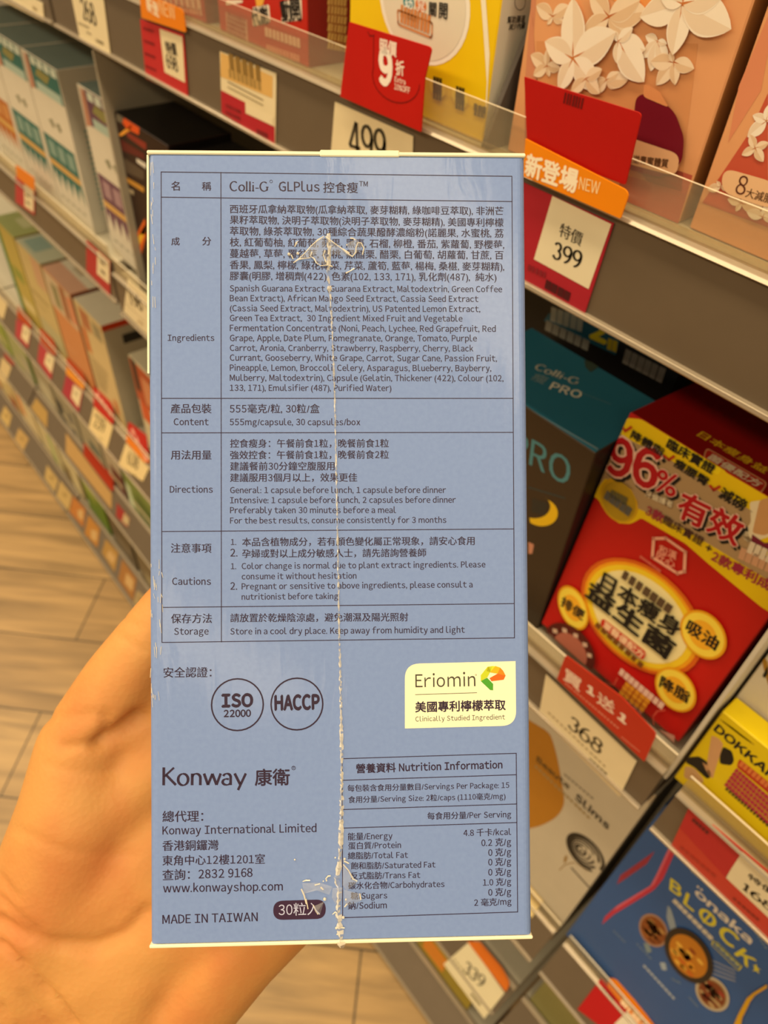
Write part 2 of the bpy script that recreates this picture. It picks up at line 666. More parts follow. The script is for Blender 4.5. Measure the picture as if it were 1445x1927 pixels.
BOX_A, BOX_B = '#7990c6', '#849ccf'
bm = bmesh.new()
add_box(bm, (-bw / 2, 0, 0), (bw / 2, BD, bh))
bmesh.ops.bevel(bm, geom=[e for e in bm.edges if abs(e.verts[0].co.z - e.verts[1].co.z) > 0.01], offset=0.0018, segments=5, profile=0.5, affect='EDGES')
bmesh.ops.bevel(bm, geom=[e for e in bm.edges if abs(e.verts[0].co.z - e.verts[1].co.z) < 1e-5 and abs(e.verts[0].co.y) < 1e-4 and abs(e.verts[1].co.y) < 1e-4], offset=0.0004, segments=2, affect='EDGES')
obj('carton', bm, carton_blue(), held, smooth=False)
M_BOARD = mat('#fff3cf', 0.5)
for nm, z0, z1 in (('top_flap', bh - 0.0001, bh + 0.0008), ('bottom_flap', -0.0007, 0.0001)):
    bm = bmesh.new()
    add_box(bm, (-bw / 2 - 0.0001, -0.0002, z0), (bw / 2 + 0.0001, BD, z1))
    if nm == 'top_flap':
        add_box(bm, (-0.004, -0.00035, bh - 0.0004), (0.014, 0.0005, bh + 0.0011))
    bmesh.ops.bevel(bm, geom=bm.edges[:], offset=0.00022, segments=1, affect='EDGES')
    obj(nm, bm, M_BOARD, held)

bm = bmesh.new()
add_box(bm, (-bw / 2 - 0.00028, 0.0004, bh * 0.72), (-bw / 2 + 0.0002, 0.012, bh))
bmesh.ops.bevel(bm, geom=bm.edges[:], offset=0.0001, segments=1, affect='EDGES')
obj('side_flap', bm, M_BOARD, held)

FACE = Surf(TL, bn)
a3, a4 = zoom(280, 280, 2.0643), zoom(280, 740, 2.0643)
a5, a6 = zoom(280, 1220, 3.3222), zoom(620, 1220, 3.3231)


def rows(pr, z, lst, res=2, bold=0.0):
    for t, x0, y0, x1, y1 in lst:
        cjk = any(ord(c) > 0x2e80 for c in t)
        dy = -2.5 if cjk else 0
        (l, r) = z(x0, y0 + dy, x1, y1 + dy)
        pr.text(t, l, r, INK, bold=bold or 0.0115, res=res)


pr = Print(FACE, held, 'ingredient_table', 0.00005)
LW = 0.00017
tb = a3(48, 90, 1410, 107) + a4(1420, 950, 51, 968)
pr.line(tb, LW, INK, True)
pr.line(a3(280, 92) + a4(282, 966), LW, INK)
for l in (a3(48, 188, 1411, 205), a4(50, 20, 1415, 20), a4(50, 154, 1415, 152), a4(51, 537, 1417, 527), a4(51, 832, 1419, 817)):
    pr.line(l, LW, INK)
rows(pr, a3, [
    ('名', 88, 162, 120, 162), ('稱', 207, 162, 242, 162),
    ('GLPlus', 505, 165, 663, 166), ('控食瘦', 678, 170, 812, 171), ('TM', 817, 146, 850, 147),
    ('西班牙瓜拿納萃取物(瓜拿納萃取, 麥芽糊精, 綠咖啡豆萃取), 非洲芒', 315, 250, 1377, 258),
    ('果籽萃取物, 決明子萃取物(決明子萃取物, 麥芽糊精), 美國專利檸檬', 315, 292, 1377, 303),
    ('萃取物, 綠茶萃取物, 30種綜合蔬果醱酵濃縮粉(諾麗果, 水蜜桃, 荔', 315, 336, 1377, 345),
    ('枝, 紅葡萄柚, 紅葡萄, 蘋果, 黑棗, 石榴, 柳橙, 番茄, 紫蘿蔔, 野櫻莓,', 315, 379, 1380, 389),
    ('蔓越莓, 草莓, 覆盆莓, 櫻桃, 黑醋栗, 醋栗, 白葡萄, 胡蘿蔔, 甘蔗, 百', 315, 423, 1377, 430),
    ('香果, 鳳梨, 檸檬, 綠花椰菜, 芹菜, 蘆筍, 藍莓, 楊梅, 桑椹, 麥芽糊精),', 315, 467, 1380, 474),
    ('膠囊(明膠, 增稠劑(422), 色素(102, 133, 171), 乳化劑(487),  純水)', 315, 510, 1350, 515),
    ('Spanish Guarana Extract (Guarana Extract, Maltodextrin, Green Coffee', 315, 554, 1372, 557),
    ('Bean Extract), African Mango Seed Extract, Cassia Seed Extract', 315, 592, 1280, 595),
    ('(Cassia Seed Extract, Maltodextrin), US Patented Lemon Extract,', 315, 631, 1287, 634),
    ('Green Tea Extract,  30 Ingredient Mixed Fruit and Vegetable', 315, 669, 1218, 671),
    ('Fermentation Concentrate (Noni, Peach, Lychee, Red Grapefruit, Red', 315, 708, 1347, 711),
    ('Grape, Apple, Date Plum, Pomegranate, Orange, Tomato, Purple', 315, 747, 1274, 748),
    ('Carrot, Aronia, Cranberry, Strawberry, Raspberry, Cherry, Black', 315, 785, 1260, 787),
    ('Currant, Gooseberry, White Grape, Carrot, Sugar Cane, Passion Fruit,', 315, 823, 1352, 826),
    ('Pineapple, Lemon, Broccoli, Celery, Asparagus, Blueberry, Bayberry,', 315, 862, 1330, 864),
    ('Mulberry, Maltodextrin), Capsule (Gelatin, Thickener (422), Colour (102,', 315, 901, 1377, 903),
    ('133, 171), Emulsifier (487), Purified Water)', 315, 940, 942, 941),
    ('成', 88, 375, 120, 375), ('分', 208, 375, 242, 375), ('Ingredients', 74, 746, 254, 746)])
rows(pr, a4, [
    ('產品包裝', 85, 77, 243, 77), ('Content', 97, 124, 232, 124),
    ('555毫克/粒, 30粒/盒', 315, 77, 663, 77), ('555mg/capsule, 30 capsules/box', 315, 124, 821, 124),
    ('用法用量', 86, 257, 243, 257), ('Directions', 82, 386, 248, 386),
    ('控食瘦身：午餐前食1粒，晚餐前食1粒', 316, 211, 932, 210),
    ('強效控食：午餐前食1粒，晚餐前食2粒', 316, 256, 932, 254),
    ('建議餐前30分鐘空腹服用', 316, 300, 721, 299), ('建議服用3個月以上，效果更佳', 316, 344, 809, 343),
    ('General: 1 capsule before lunch, 1 capsule before dinner', 316, 388, 1154, 387),
    ('Intensive: 1 capsule before lunch, 2 capsules before dinner', 316, 427, 1192, 425),
    ('Preferably taken 30 minutes before a meal', 316, 466, 960, 465),
    ('For the best results, consume consistently for 3 months', 316, 506, 1155, 503),
    ('注意事項', 86, 619, 243, 619), ('Cautions', 91, 744, 241, 744),
    ('1.', 319, 589, 339, 589), ('本品含植物成分，若有顏色變化屬正常現象，請安心食用', 363, 594, 1265, 589),
    ('2.', 317, 634, 344, 634), ('孕婦或對以上成分敏感人士，請先諮詢營養師', 363, 639, 1077, 635),
    ('1.', 319, 683, 339, 683), ('Color change is normal due to plant extract ingredients. Please', 361, 683, 1307, 676),
    ('consume it without hesitation', 361, 723, 806, 720),
    ('2.', 317, 763, 343, 763), ('Pregnant or sensitive to above ingredients, please consult a', 361, 762, 1257, 754),
    ('nutritionist before taking', 361, 802, 735, 799),
    ('保存方法', 87, 893, 245, 892), ('Storage', 99, 938, 232, 937),
    ('請放置於乾燥陰涼處，避免潮濕及陽光照射', 317, 889, 1007, 885),
    ('Store in a cool dry place. Keep away from humidity and light', 317, 937, 1227, 930)])
nib_text(pr, 'Colli-G', *a3(315, 163, 466, 165), INK, 0.0)
pr.ell(a3(475, 127)[0], a3(481, 127)[0], a3(475, 121)[0], INK, inner=0.75)
pr.build()

pr = Print(FACE, held, 'maker_print', 0.00005)
rows(pr, a5, [
    ('安全認證：', 92, 180, 392, 178), ('總代理：', 86, 1083, 340, 1080), ('Konway International Limited', 86, 1164, 1047, 1148),
    ('香港銅鑼灣', 86, 1263, 435, 1258), ('東角中心12樓1201室', 86, 1355, 725, 1344), ('查詢：2832 9168', 86, 1448, 648, 1430),
    ('www.konwayshop.com', 90, 1526, 837, 1513), ('MADE IN TAIWAN', 86, 1722, 680, 1705)])
rows(pr, a5, [('康衛', 665, 852, 880, 848)], bold=0.018)
nib_text(pr, 'Konway', *a5(88, 855, 610, 853), INK, 0.0)
pr.ell(a5(905, 748)[0], a5(918, 748)[0], a5(905, 735)[0], INK, inner=0.78)
pr.text('R', *a5(900, 755, 911, 755), INK)
pr.poly(rounded(a5(778, 1579, 1106, 1569, 1106, 1690, 778, 1698), 18.4, 8), '#3d2740')
pr.up()
pr.text('30粒入', *a5(812, 1666, 1070, 1658), '#c3c6e4', res=3)
pr.build()

pr = Print(FACE, held, 'certification_mark', 0.00005)
for cx, cy in ((554, 352), (926, 348)):
    pr.ell(a5(cx, cy)[0], a5(cx + 166, cy - 2)[0], a5(cx, cy - 166)[0], INK, inner=0.945)
pr.text('ISO', *a5(460, 366, 648, 362), INK, bold=0.05, sy=0.98, res=4)
pr.text('22000', *a5(470, 429, 637, 426), INK, bold=0.03, sy=0.92, res=4)
pr.text('HACCP', *a5(790, 385, 1065, 378), INK, bold=0.05, sy=1.3, res=4)
pr.build()

pr = Print(FACE, held, 'ingredient_badge', 0.00005)
pr.poly(rounded(a6(471, 97, 1163, 80, 1167, 483, 471, 501), [28, 0, 28, 0], 8), '#fff6cf')
pr.up()
GR = '#4a4638'
pr.text('Erio', *a6(537, 243, 722, 240), GR, res=4)
pr.text('min', *a6(738, 240, 912, 236), GR, res=4)
pr.ell(a6(915, 166)[0], a6(920, 166)[0], a6(915, 161)[0], GR, inner=0.7)
pr.line(a6(537, 289, 920, 277), 0.00012, GR)
pr.text('美國專利檸檬萃取', *a6(537, 394, 1100, 380), INK, bold=0.022)
pr.text('Clinically Studied Ingredient', *a6(537, 457, 1097, 443), INK)
for col, p in (('#c9d32a', (945, 168, 988, 115, 1020, 112, 1003, 150, 985, 182, 946, 205)), ('#efe02a', (988, 115, 1020, 110, 1036, 112, 1003, 150, 982, 140)),
               ('#4fa32f', (946, 205, 985, 184, 1022, 222, 1022, 262, 1004, 260)), ('#f5b71c', (1003, 150, 1036, 110, 1066, 120, 1050, 158)),
               ('#f08a1a', (1066, 120, 1085, 140, 1100, 170, 1050, 158)), ('#ee6a1c', (1000, 186, 1050, 158, 1100, 170, 1088, 196, 1012, 205))):
    pr.poly(a6(*p), col)
pr.build()

pr = Print(FACE, held, 'nutrition_table', 0.00005)
for l in ((80, 690, 1167, 656), (80, 825, 1168, 790), (81, 1008, 1169, 973), (81, 1124, 1170, 1089), (82, 1684, 1176, 1648), (1167, 656, 1176, 1648), (79, 690, 82, 1684)):
    pr.line(a6(*l), LW, INK)
rows(pr, a6, [('營養資料 Nutrition Information', 167, 778, 1080, 752)], bold=0.02)
rows(pr, a6, [
    ('每包裝含食用分量數目/Servings Per Package: 15', 113, 895, 1123, 874), ('食用分量/Serving Size: 2粒/caps (1110毫克/mg)', 118, 966, 1100, 943),
    ('每食用分量/Per Serving', 612, 1070, 1135, 1058),
    ('能量/Energy', 115, 1199, 393, 1193), ('蛋白質/Protein', 117, 1256, 446, 1250), ('總脂肪/Total Fat', 115, 1318, 490, 1312),
    ('飽和脂肪/Saturated Fat', 133, 1381, 662, 1372), ('反式脂肪/Trans Fat', 133, 1444, 567, 1437), ('碳水化合物/Carbohydrates', 118, 1506, 718, 1494),
    ('糖/Sugars', 133, 1569, 360, 1565), ('鈉/Sodium', 115, 1632, 357, 1627),
    ('4.8 千卡/kcal', 838, 1176, 1135, 1168), ('0.2 克/g', 950, 1239, 1135, 1232), ('0 克/g', 993, 1300, 1135, 1295), ('0 克/g', 993, 1360, 1135, 1355),
    ('0 克/g', 993, 1423, 1135, 1418), ('1.0 克/g', 960, 1486, 1135, 1480), ('0 克/g', 993, 1549, 1135, 1544), ('2 毫克/mg', 905, 1612, 1137, 1604)])
pr.build()

# the sealed seam of the clear wrap, with its crumples
bm = bmesh.new()
seam = [(618, 441), (620, 470), (617, 520), (622, 560), (626, 640), (630, 750), (633, 900), (636, 1050), (638, 1180), (641, 1300), (643, 1420), (643, 1520), (641, 1590), (638, 1630), (633, 1655), (639, 1675), (636, 1710), (640, 1750), (643, 1782)]
pts = []
for a, b in zip(seam, seam[1:]):
    n = max(2, int(math.dist(a, b) / 5))
    pts += [(a[0] + (b[0] - a[0]) * i / n, a[1] + (b[1] - a[1]) * i / n) for i in range(n)]
pts.append(seam[-1])
prev = None
for x, y in pts:
    k = 1.0 if y < 560 else 0.42 if y < 1180 else 0.42 + 0.9 * (y - 1180) / 500
    w = random.uniform(2.0, 5.2) * k
    h = random.uniform(0.2, 1.0) * 0.0006 * (0.5 + k * 0.6)
    P = [FACE.at((x - w, y)) + bn * 0.00028, FACE.at((x - w * 0.2 + random.uniform(-1, 1), y)) + bn * (0.0003 + h), FACE.at((x + w, y + random.uniform(-2, 2))) + bn * 0.00028]
    row = [bm.verts.new(held.matrix_basis.inverted() @ p) for p in P]
    if prev:
        for i in (0, 1):
            f = bm.faces.new([prev[i], prev[i + 1], row[i + 1], row[i]])
            f.material_index = 0 if random.random() < 0.75 else 1
    prev = row
Mi = held.matrix_basis.inverted()


def fold(pxs, w=0.00016, h=0.0005):
    add_tube(bm, [Mi @ (FACE.at(p) + bn * h) for p in pxs], [w * random.uniform(0.6, 1.2) for _ in pxs], 5, 0)


def pane(pxs, h=0.00035):
    vs = [bm.verts.new(Mi @ (FACE.at(p) + bn * (h + random.uniform(0, 0.0008)))) for p in pxs]
    c = bm.verts.new(sum((v.co for v in vs), Vector()) / len(vs) + Vector((0, -0.0009, 0)))
    for i in range(len(vs)):
        bm.faces.new([vs[i], vs[(i + 1) % len(vs)], c]).material_index = 1


b1, b2 = zoom(540, 420, 7.225), zoom(540, 1600, 8.028)
for p in ((500, 190, 420, 240, 330, 320, 240, 420, 160, 500, 90, 550), (525, 195, 640, 280, 740, 350, 820, 420, 890, 465, 935, 410, 940, 340, 965, 275, 1010, 280, 1045, 350, 1025, 440),
          (340, 400, 320, 460, 370, 490, 400, 550, 460, 590, 560, 580, 620, 600), (170, 500, 250, 490, 320, 480), (800, 690, 860, 660, 915, 625), (110, 330, 130, 270, 150, 260), (60, 440, 85, 500),
          (520, 380, 495, 440, 530, 540), (760, 360, 850, 420), (860, 215, 900, 220, 930, 240)):
    fold(b1(*p))
for p in ((220, 570, 260, 660, 295, 790), (290, 720, 320, 870), (240, 455, 290, 438, 350, 440), (420, 510, 460, 500, 500, 490), (860, 150, 900, 165, 935, 185), (850, 200, 930, 290, 1000, 420, 1060, 450),
          (600, 450, 590, 410, 620, 375, 660, 370), (400, 810, 430, 890, 470, 950), (870, 840, 910, 790), (1100, 640, 1115, 730), (690, 950, 730, 915, 750, 930), (510, 540, 550, 580), (800, 1150, 870, 1155)):
    fold(b2(*p))
pane(b1(510, 190, 90, 550, 330, 480, 400, 550, 560, 580, 530, 380))
pane(b1(530, 200, 890, 465, 700, 450, 550, 440))
pane(b1(800, 300, 940, 230, 1040, 340, 900, 460))
pane(b2(230, 480, 500, 470, 690, 520, 640, 640, 420, 560, 260, 640))
pane(b2(850, 200, 1060, 450, 900, 600, 840, 500))
pane(b2(860, 560, 1100, 620, 1110, 740, 880, 830))
pane(b2(400, 820, 560, 760, 500, 960, 430, 920))
pane(b2(690, 540, 840, 540, 830, 700, 740, 800, 680, 690))
for (x, y) in b2(120, 130, 550, 455, 570, 725, 890, 730, 760, 1255, 745, 1160, 850, 1000, 730, 100, 870, 120, 770, 1380) + b1(130, 285, 890, 215, 815, 305, 30, 430, 150, 420):
    p = FACE.at((x, y)) + bn * 0.0004
    bmesh.ops.create_icosphere(bm, subdivisions=1, radius=random.uniform(0.00018, 0.0004), matrix=Matrix.Translation(Mi @ p))
seamo = obj('shrink_wrap_seam', bm, [M_FOLD, M_FILM], held, fix=False)
seamo['label'] = 'clear crumpled seam of the wrapping film'
# small film wrinkles along the left edge, pale to imitate its white glints
bm = bmesh.new()
for i in range(46):
    y = random.choice([random.uniform(300, 620), random.uniform(1050, 1330), random.uniform(1050, 1330)])
    x = random.uniform(283, 293) if y < 700 else random.uniform(283, 306)
    fold([(x, y), (x + random.uniform(-2, 3), y + random.uniform(6, 22))], 0.00006, 0.00016)
obj('film_wrinkles', bm, [M_FOLD], held, fix=False)

# ------------------------------------------------------------------ the hand
def capsule(bm, a, b, ra, rb):
    t = bmesh.new()
    bmesh.ops.create_icosphere(t, subdivisions=3, radius=ra, matrix=Matrix.Translation(a))
    bmesh.ops.create_icosphere(t, subdivisions=3, radius=rb, matrix=Matrix.Translation(b))
    r = bmesh.ops.convex_hull(t, input=t.verts[:])
    bmesh.ops.delete(t, geom=[g for g in r['geom_interior'] if isinstance(g, bmesh.types.BMVert)], context='VERTS')
    me = bpy.data.meshes.new('tmp')
    t.to_mesh(me)
    t.free()
    bm.from_mesh(me)
    bpy.data.meshes.remove(me)


def chain(bm, pts):
    for (p, q) in zip(pts, pts[1:]):
        capsule(bm, deep(*p[:3]), deep(*q[:3]), p[3], q[3])


bm = bmesh.new()
ZP = ZB + BD + 0.003                              # the back of the carton
# forearm and wrist
chain(bm, [(-640, 2700, .262, .026), (-130, 2120, .232, .0235), (60, 1900, .2215, .0225), (160, 1740, .219, .021)])
chain(bm, [(-420, 2900, .262, .024), (60, 2260, .236, .0215), (250, 2010, .230, .020), (365, 1840, .2215, .0165)])
chain(bm, [(-530, 2800, .262, .033), (-40, 2190, .2345, .0285), (150, 1965, .2235, .0245), (260, 1790, .2195, .020)])
# thumb side of the palm
chain(bm, [(35, 1860, .217, .021), (105, 1680, .215, .0195), (150, 1530, .213, .0175), (150, 1410, .2115, .0125), (225, 1285, .212, .0112), (330, 1150, .2125, .0102), (400, 1075, .2135, .0085), (432, 1040, .214, .0068)])
chain(bm, [(150, 1520, .213, .0165), (250, 1480, .2175, .014), (330, 1420, .2195, .013)])
chain(bm, [(110, 1700, .215, .0185), (230, 1640, .2175, .0165), (330, 1560, .219, .0145)])
chain(bm, [(215, 1310, .2155, .0098), (290, 1395, .2190, .0112)])
chain(bm, [(290, 1235, .2165, .0080), (380, 1400, .2190, .0112)])
# little finger side
chain(bm, [(330, 1900, .2205, .0165), (440, 1765, .2175, .0163), (520, 1690, .2165, .0155), (640, 1590, .2175, .0135), (700, 1500, .2185, .0115)])
chain(bm, [(180, 1800, .217, .019), (330, 1720, .2185, .0165), (450, 1600, .2195, .0145), (520, 1460, .2195, .013)])
chain(bm, [(250, 1700, .2185, .017), (420, 1480, .2195, .0135), (470, 1350, .2195, .012)])
# four fingers lying up the back of the carton, tips pressed on it
for mcp, d, rr in (((470, 1350), (0.42, -0.91), .0098), ((560, 1390), (0.50, -0.87), .0100), ((650, 1450), (0.56, -0.83), .0094), ((715, 1510), (0.62, -0.78), .0082)):
    L1, L2, L3 = (235, 150, 115) if rr > .0085 else (150, 105, 90)
    x, y = mcp
    c = [(x, y, .2195, rr * 1.12)]
    for Ls, z, r in ((L1, .2190, rr), (L2, .2140, rr * 0.92), (L3, .2050 + rr * 0.4, rr * 0.76)):
        x, y = x + d[0] * Ls, y + d[1] * Ls
        c.append((x, y, z, r))
    chain(bm, c)
hand0 = obj('hand', bm, [], None)
md = hand0.modifiers.new('remesh', 'REMESH')
md.mode = 'VOXEL'
md.voxel_size = 0.0016
md = hand0.modifiers.new('smooth', 'SMOOTH')
md.factor = 0.5
md.iterations = 16
bpy.context.view_layer.update()
dg = bpy.context.evaluated_depsgraph_get()
me = bpy.data.meshes.new_from_object(hand0.evaluated_get(dg))
hand0.modifiers.clear()
hand0.data = me
# keep the flesh off the carton, press the skin folds in
creases = [([(262, 1349), (235, 1370), (205, 1392), (186, 1400)], 15, .0030), ([(186, 1400), (150, 1403), (120, 1405)], 10, .0009), ([(195, 1388), (200, 1360), (198, 1345)], 9, .0013),
           ([(0, 1733), (40, 1758), (100, 1776), (182, 1780), (240, 1755), (275, 1715)], 13, .0017), ([(0, 1774), (60, 1830), (105, 1878), (150, 1940)], 6, .0016),
           ([(0, 1892), (30, 1927), (60, 1970)], 5, .0013), ([(40, 1868), (75, 1900), (100, 1940)], 5, .0010), ([(0, 1690), (40, 1730), (70, 1750)], 7, .0010), ([(0, 1650), (30, 1690)], 7, .0008),
           ([(60, 1345), (110, 1352), (170, 1345)], 12, .0006), ([(225, 1195), (250, 1215), (272, 1225)], 6, .0005), ([(238, 1165), (262, 1180)], 5, .0004),
           ([(420, 1780), (360, 1830), (300, 1900)], 22, .0012), ([(90, 1440), (150, 1455), (220, 1450)], 8, .0004), ([(30, 1560), (120, 1600), (250, 1610)], 9, .0004)]


def pix(p):
    d = p - EYE
    z = d.dot(FWD)
    return 722.5 + FOC * d.dot(RIGHT) / z, 963.5 + FOC * d.dot(DOWN) / z


def seg_d(p, a, b):
    ax, ay = a
    bx, by = b
    dx, dy = bx - ax, by - ay
    t = max(0, min(1, ((p[0] - ax) * dx + (p[1] - ay) * dy) / (dx * dx + dy * dy)))
    return math.hypot(p[0] - ax - dx * t, p[1] - ay - dy * t)


Bi = held.matrix_basis.inverted()
B0 = held.matrix_basis
norms = [v.normal.copy() for v in me.vertices]
for v, nn in zip(me.vertices, norms):
    if nn.dot(FWD) < 0.25:
        q = pix(v.co)
        if q[0] < 640 and q[1] > 1080:
            s = 0.0
            for pl, w, dep in creases:
                d = min(seg_d(q, a, b) for a, b in zip(pl, pl[1:]))
                s += dep * math.exp(-(d / w) ** 2)
            v.co -= nn * s
    l = Bi @ v.co
    if abs(l.x) < bw / 2 + 0.0006 and -0.001 < l.z < bh + 0.001 and 0 < l.y < BD + 0.0004:
        l.y = BD + 0.0004
        v.co = B0 @ l
for p in me.polygons:
    p.use_smooth = True


def skin_material():
    m = bpy.data.materials.new('skin')
    m.use_nodes = True
    nt = m.node_tree
    N, L = nt.nodes, nt.links
    b = N['Principled BSDF']
    tc = N.new('ShaderNodeTexCoord')
    n1 = N.new('ShaderNodeTexNoise')
    n1.inputs['Scale'].default_value = 34
    n1.inputs['Detail'].default_value = 4
    L.new(tc.outputs['Object'], n1.inputs['Vector'])
    mr = N.new('ShaderNodeMapRange')
    mr.inputs[1].default_value = 0.38
    mr.inputs[2].default_value = 0.68
    L.new(n1.outputs['Fac'], mr.inputs[0])
    mx = N.new('ShaderNodeMix')
    mx.data_type = 'RGBA'
    mx.inputs[6].default_value = (*lin('#d29652'), 1)
    mx.inputs[7].default_value = (*lin('#ca7e44'), 1)
    L.new(mr.outputs[0], mx.inputs[0])
    L.new(mx.outputs[2], b.inputs['Base Color'])
    b.inputs['Roughness'].default_value = 0.55
    b.inputs['Specular IOR Level'].default_value = 0.3
    b.inputs['Subsurface Weight'].default_value = 0.18
    b.inputs['Subsurface Radius'].default_value = (0.006, 0.002, 0.001)
    b.inputs['Subsurface Scale'].default_value = 1.0
    vo = N.new('ShaderNodeTexVoronoi')
    vo.inputs['Scale'].default_value = 700
    L.new(tc.outputs['Object'], vo.inputs['Vector'])
    bp = N.new('ShaderNodeBump')
    bp.inputs['Strength'].default_value = 0.18
    bp.inputs['Distance'].default_value = 0.0004
    L.new(vo.outputs['Distance'], bp.inputs['Height'])
    L.new(bp.outputs[0], b.inputs['Normal'])
    return m


me.materials.clear()
me.materials.append(skin_material())
tag(hand0, 'bare left hand and wrist reaching in from the lower left, gripping the blue carton', 'hand')

# ------------------------------------------------------------------ cartons on the shelves
def carton(name, label, x0, x1, z0, z1, y, depth, front, side=None, top=None, group=None, cat='box', lean=0.0, rough=0.45, coat=0.05):
    """a card carton standing with its front at y; lean tips it back about its lower front edge"""
    w, h = x1 - x0, z1 - z0
    bm = bmesh.new()
    fs = add_box(bm, (-w / 2, 0, 0), (w / 2, depth, h))
    fs[1].material_index = 2
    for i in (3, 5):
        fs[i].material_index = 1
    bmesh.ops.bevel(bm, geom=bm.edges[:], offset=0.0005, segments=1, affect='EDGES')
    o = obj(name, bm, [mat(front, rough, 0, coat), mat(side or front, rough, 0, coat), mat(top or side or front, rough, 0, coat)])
    R = Matrix.Rotation(-lean, 4, 'X')
    o.matrix_basis = Matrix.Translation(((x0 + x1) / 2, y, z0)) @ R
    tag(o, label, cat, group)
    r3 = R.to_3x3()
    base = Vector(((x0 + x1) / 2, y, z0))
    f = Surf(base, r3 @ Vector((0, -1, 0)))
    s = Surf(base + r3 @ Vector((w / 2, 0, 0)), (1, 0, 0))
    t = Surf(base + r3 @ Vector((0, 0, h)), r3 @ Vector((0, 0, 1)))
    return o, f, s, t


def card(name, label, surf, px, col, off=0.0007, th=0.0005, group=None, cat='price tag', rough=0.45):
    """a flat printed card with real thickness, lying off the given plane"""
    base = Surf(surf.o + surf.n * off, surf.n)
    P = [base.at(p) for p in px]
    c = sum(P, Vector()) / len(P)
    bm = bmesh.new()
    a = [bm.verts.new(p - c) for p in P]
    b = [bm.verts.new(p - c - surf.n * th) for p in P]
    for t in tessellate_polygon([P]):
        bm.faces.new([a[i] for i in t])
        bm.faces.new([b[i] for i in t[::-1]])
    n = len(P)
    for i in range(n):
        bm.faces.new([a[i], b[i], b[(i + 1) % n], a[(i + 1) % n]])
    o = obj(name, bm, mat(col, rough, 0, 0.1))
    o.location = c
    tag(o, label, cat, group)
    return o, base


z1, z2, z3 = zoom(0, 0, 3.6075), zoom(350, 0, 3.6125), zoom(700, 0, 1.9396)
z4, z5, z6, z7 = zoom(950, 300, 2.919), zoom(950, 600, 2.919), zoom(950, 1050, 2.919), zoom(950, 1400, 2.919)
zc, zd, ze, zr = zoom(1080, 780, 3.959), zoom(1180, 1180, 4.588), zoom(1130, 1560, 4.587), zoom(640, 30, 4.5156)
zl, zm, zn, zo = zoom(0, 130, 5.161), zoom(0, 400, 5.161), zoom(0, 600, 5.161), zoom(0, 640, 9.636)
zp, zq, zt, zk = zoom(130, 780, 9.633), zoom(60, 850, 5.841), zoom(640, 1740, 2.89), zoom(560, 180, 3.284)
zu = zoom(0, 0, 9.6385)
D1, D2, D3, D4, D5 = 1.0897, 0.8557, 0.5552, 0.3513, 0.0613
WH, BK, RD, YL = '#efe9dc', '#1d1a18', '#c4161c', '#f2d313'

# --- top shelf: red, yellow and peach boxes
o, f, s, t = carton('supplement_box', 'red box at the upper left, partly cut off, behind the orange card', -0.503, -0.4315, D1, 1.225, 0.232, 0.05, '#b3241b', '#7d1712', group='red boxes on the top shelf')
p = Print(f, o)
p.bars(*z1(1050, 20, 1380, 70), 0.006, 9, '#e4b8a0')
p.bars(*z1(1120, 55, 1380, 110), 0.003, 12, '#e0a58c')
p.build()
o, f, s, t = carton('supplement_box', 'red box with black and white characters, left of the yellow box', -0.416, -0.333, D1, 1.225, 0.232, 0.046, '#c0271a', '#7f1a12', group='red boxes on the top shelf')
p = Print(f, o)
for q in (z2(450, 50, 565, 30, 575, 150, 455, 180), z2(650, 10, 785, -10, 790, 135, 650, 155)):
    p.poly(rounded(q, 4), '#efe3cf')
p.poly(z2(270, 80, 415, 135, 425, 305, 280, 235), '#d9a08c')
p.poly(z2(470, -30, 540, -30, 520, 40, 480, 45), '#f0b44a')
p.poly(z2(270, 0, 385, 0, 385, 18, 275, 35), '#efe3cf')
p.up()
p.text('代謝', *z2(458, 172, 568, 146), BK, bold=0.03)
p.text('動', *z2(655, 138, 718, 132), BK, bold=0.03)
p.text('開', *z2(722, 128, 784, 126), BK, bold=0.03)
for k in range(5):
    p.bars(*z2(285, 105 + 30 * k, 410, 155 + 32 * k), 0.0016, 7, '#a03228')
p.bars(*z2(540, 245, 785, 330), 0.004, 9, '#f0c0a8', 0.2)
p.bars(*z2(550, 345, 780, 425), 0.003, 10, '#e5927c', 0.2)
p.build()
p = Print(s, o, 'side_print')
for k in range(6):
    p.bars(*z2(960, 30 + 60 * k, 1090, 45 + 62 * k), 0.0032, 6, '#d9b060')
p.build()
o, f, s, t = carton('supplement_box', 'yellow box with a big cream circle, behind the red discount card', -0.3005, -0.2125, D1, 1.24, 0.232, 0.048, '#efc90e', '#e9dfca', group=None)
p = Print(f, o)
p.ell(z3(185, 10)[0], z3(358, 60)[0], z3(178, 232)[0], '#f6efe0')
p.up()
p.ell(z3(185, 10)[0], z3(343, 56)[0], z3(178, 216)[0], '#e6dcc6')
p.poly(z3(398, -5, 416, -5, 430, 200, 452, 400, 442, 440, 432, 440, 420, 300, 408, 120), '#f4ecd2')
p.up()
p.ell(z3(135, 8)[0], z3(155, 14)[0], z3(134, 32)[0], '#2f8f97')
p.ell(z3(180, 20)[0], z3(200, 26)[0], z3(179, 45)[0], '#dd7a3a')
p.up()
p.text('關', *z3(210, 52, 236, 56), BK, bold=0.02)
p.text('開', *z3(246, 60, 276, 65), BK, bold=0.02)
p.text('窈', *z3(122, 24, 150, 30), '#e8f0ea', bold=0.02)
p.text('窕', *z3(167, 36, 194, 42), '#f4e6d8', bold=0.02)
p.line(rounded(z3(95, 35, 222, 82, 220, 138, 97, 88), 5), 0.0007, '#d58a4c', True)
p.bars(*z3(105, 60, 215, 102), 0.0042, 9, '#d58a4c')
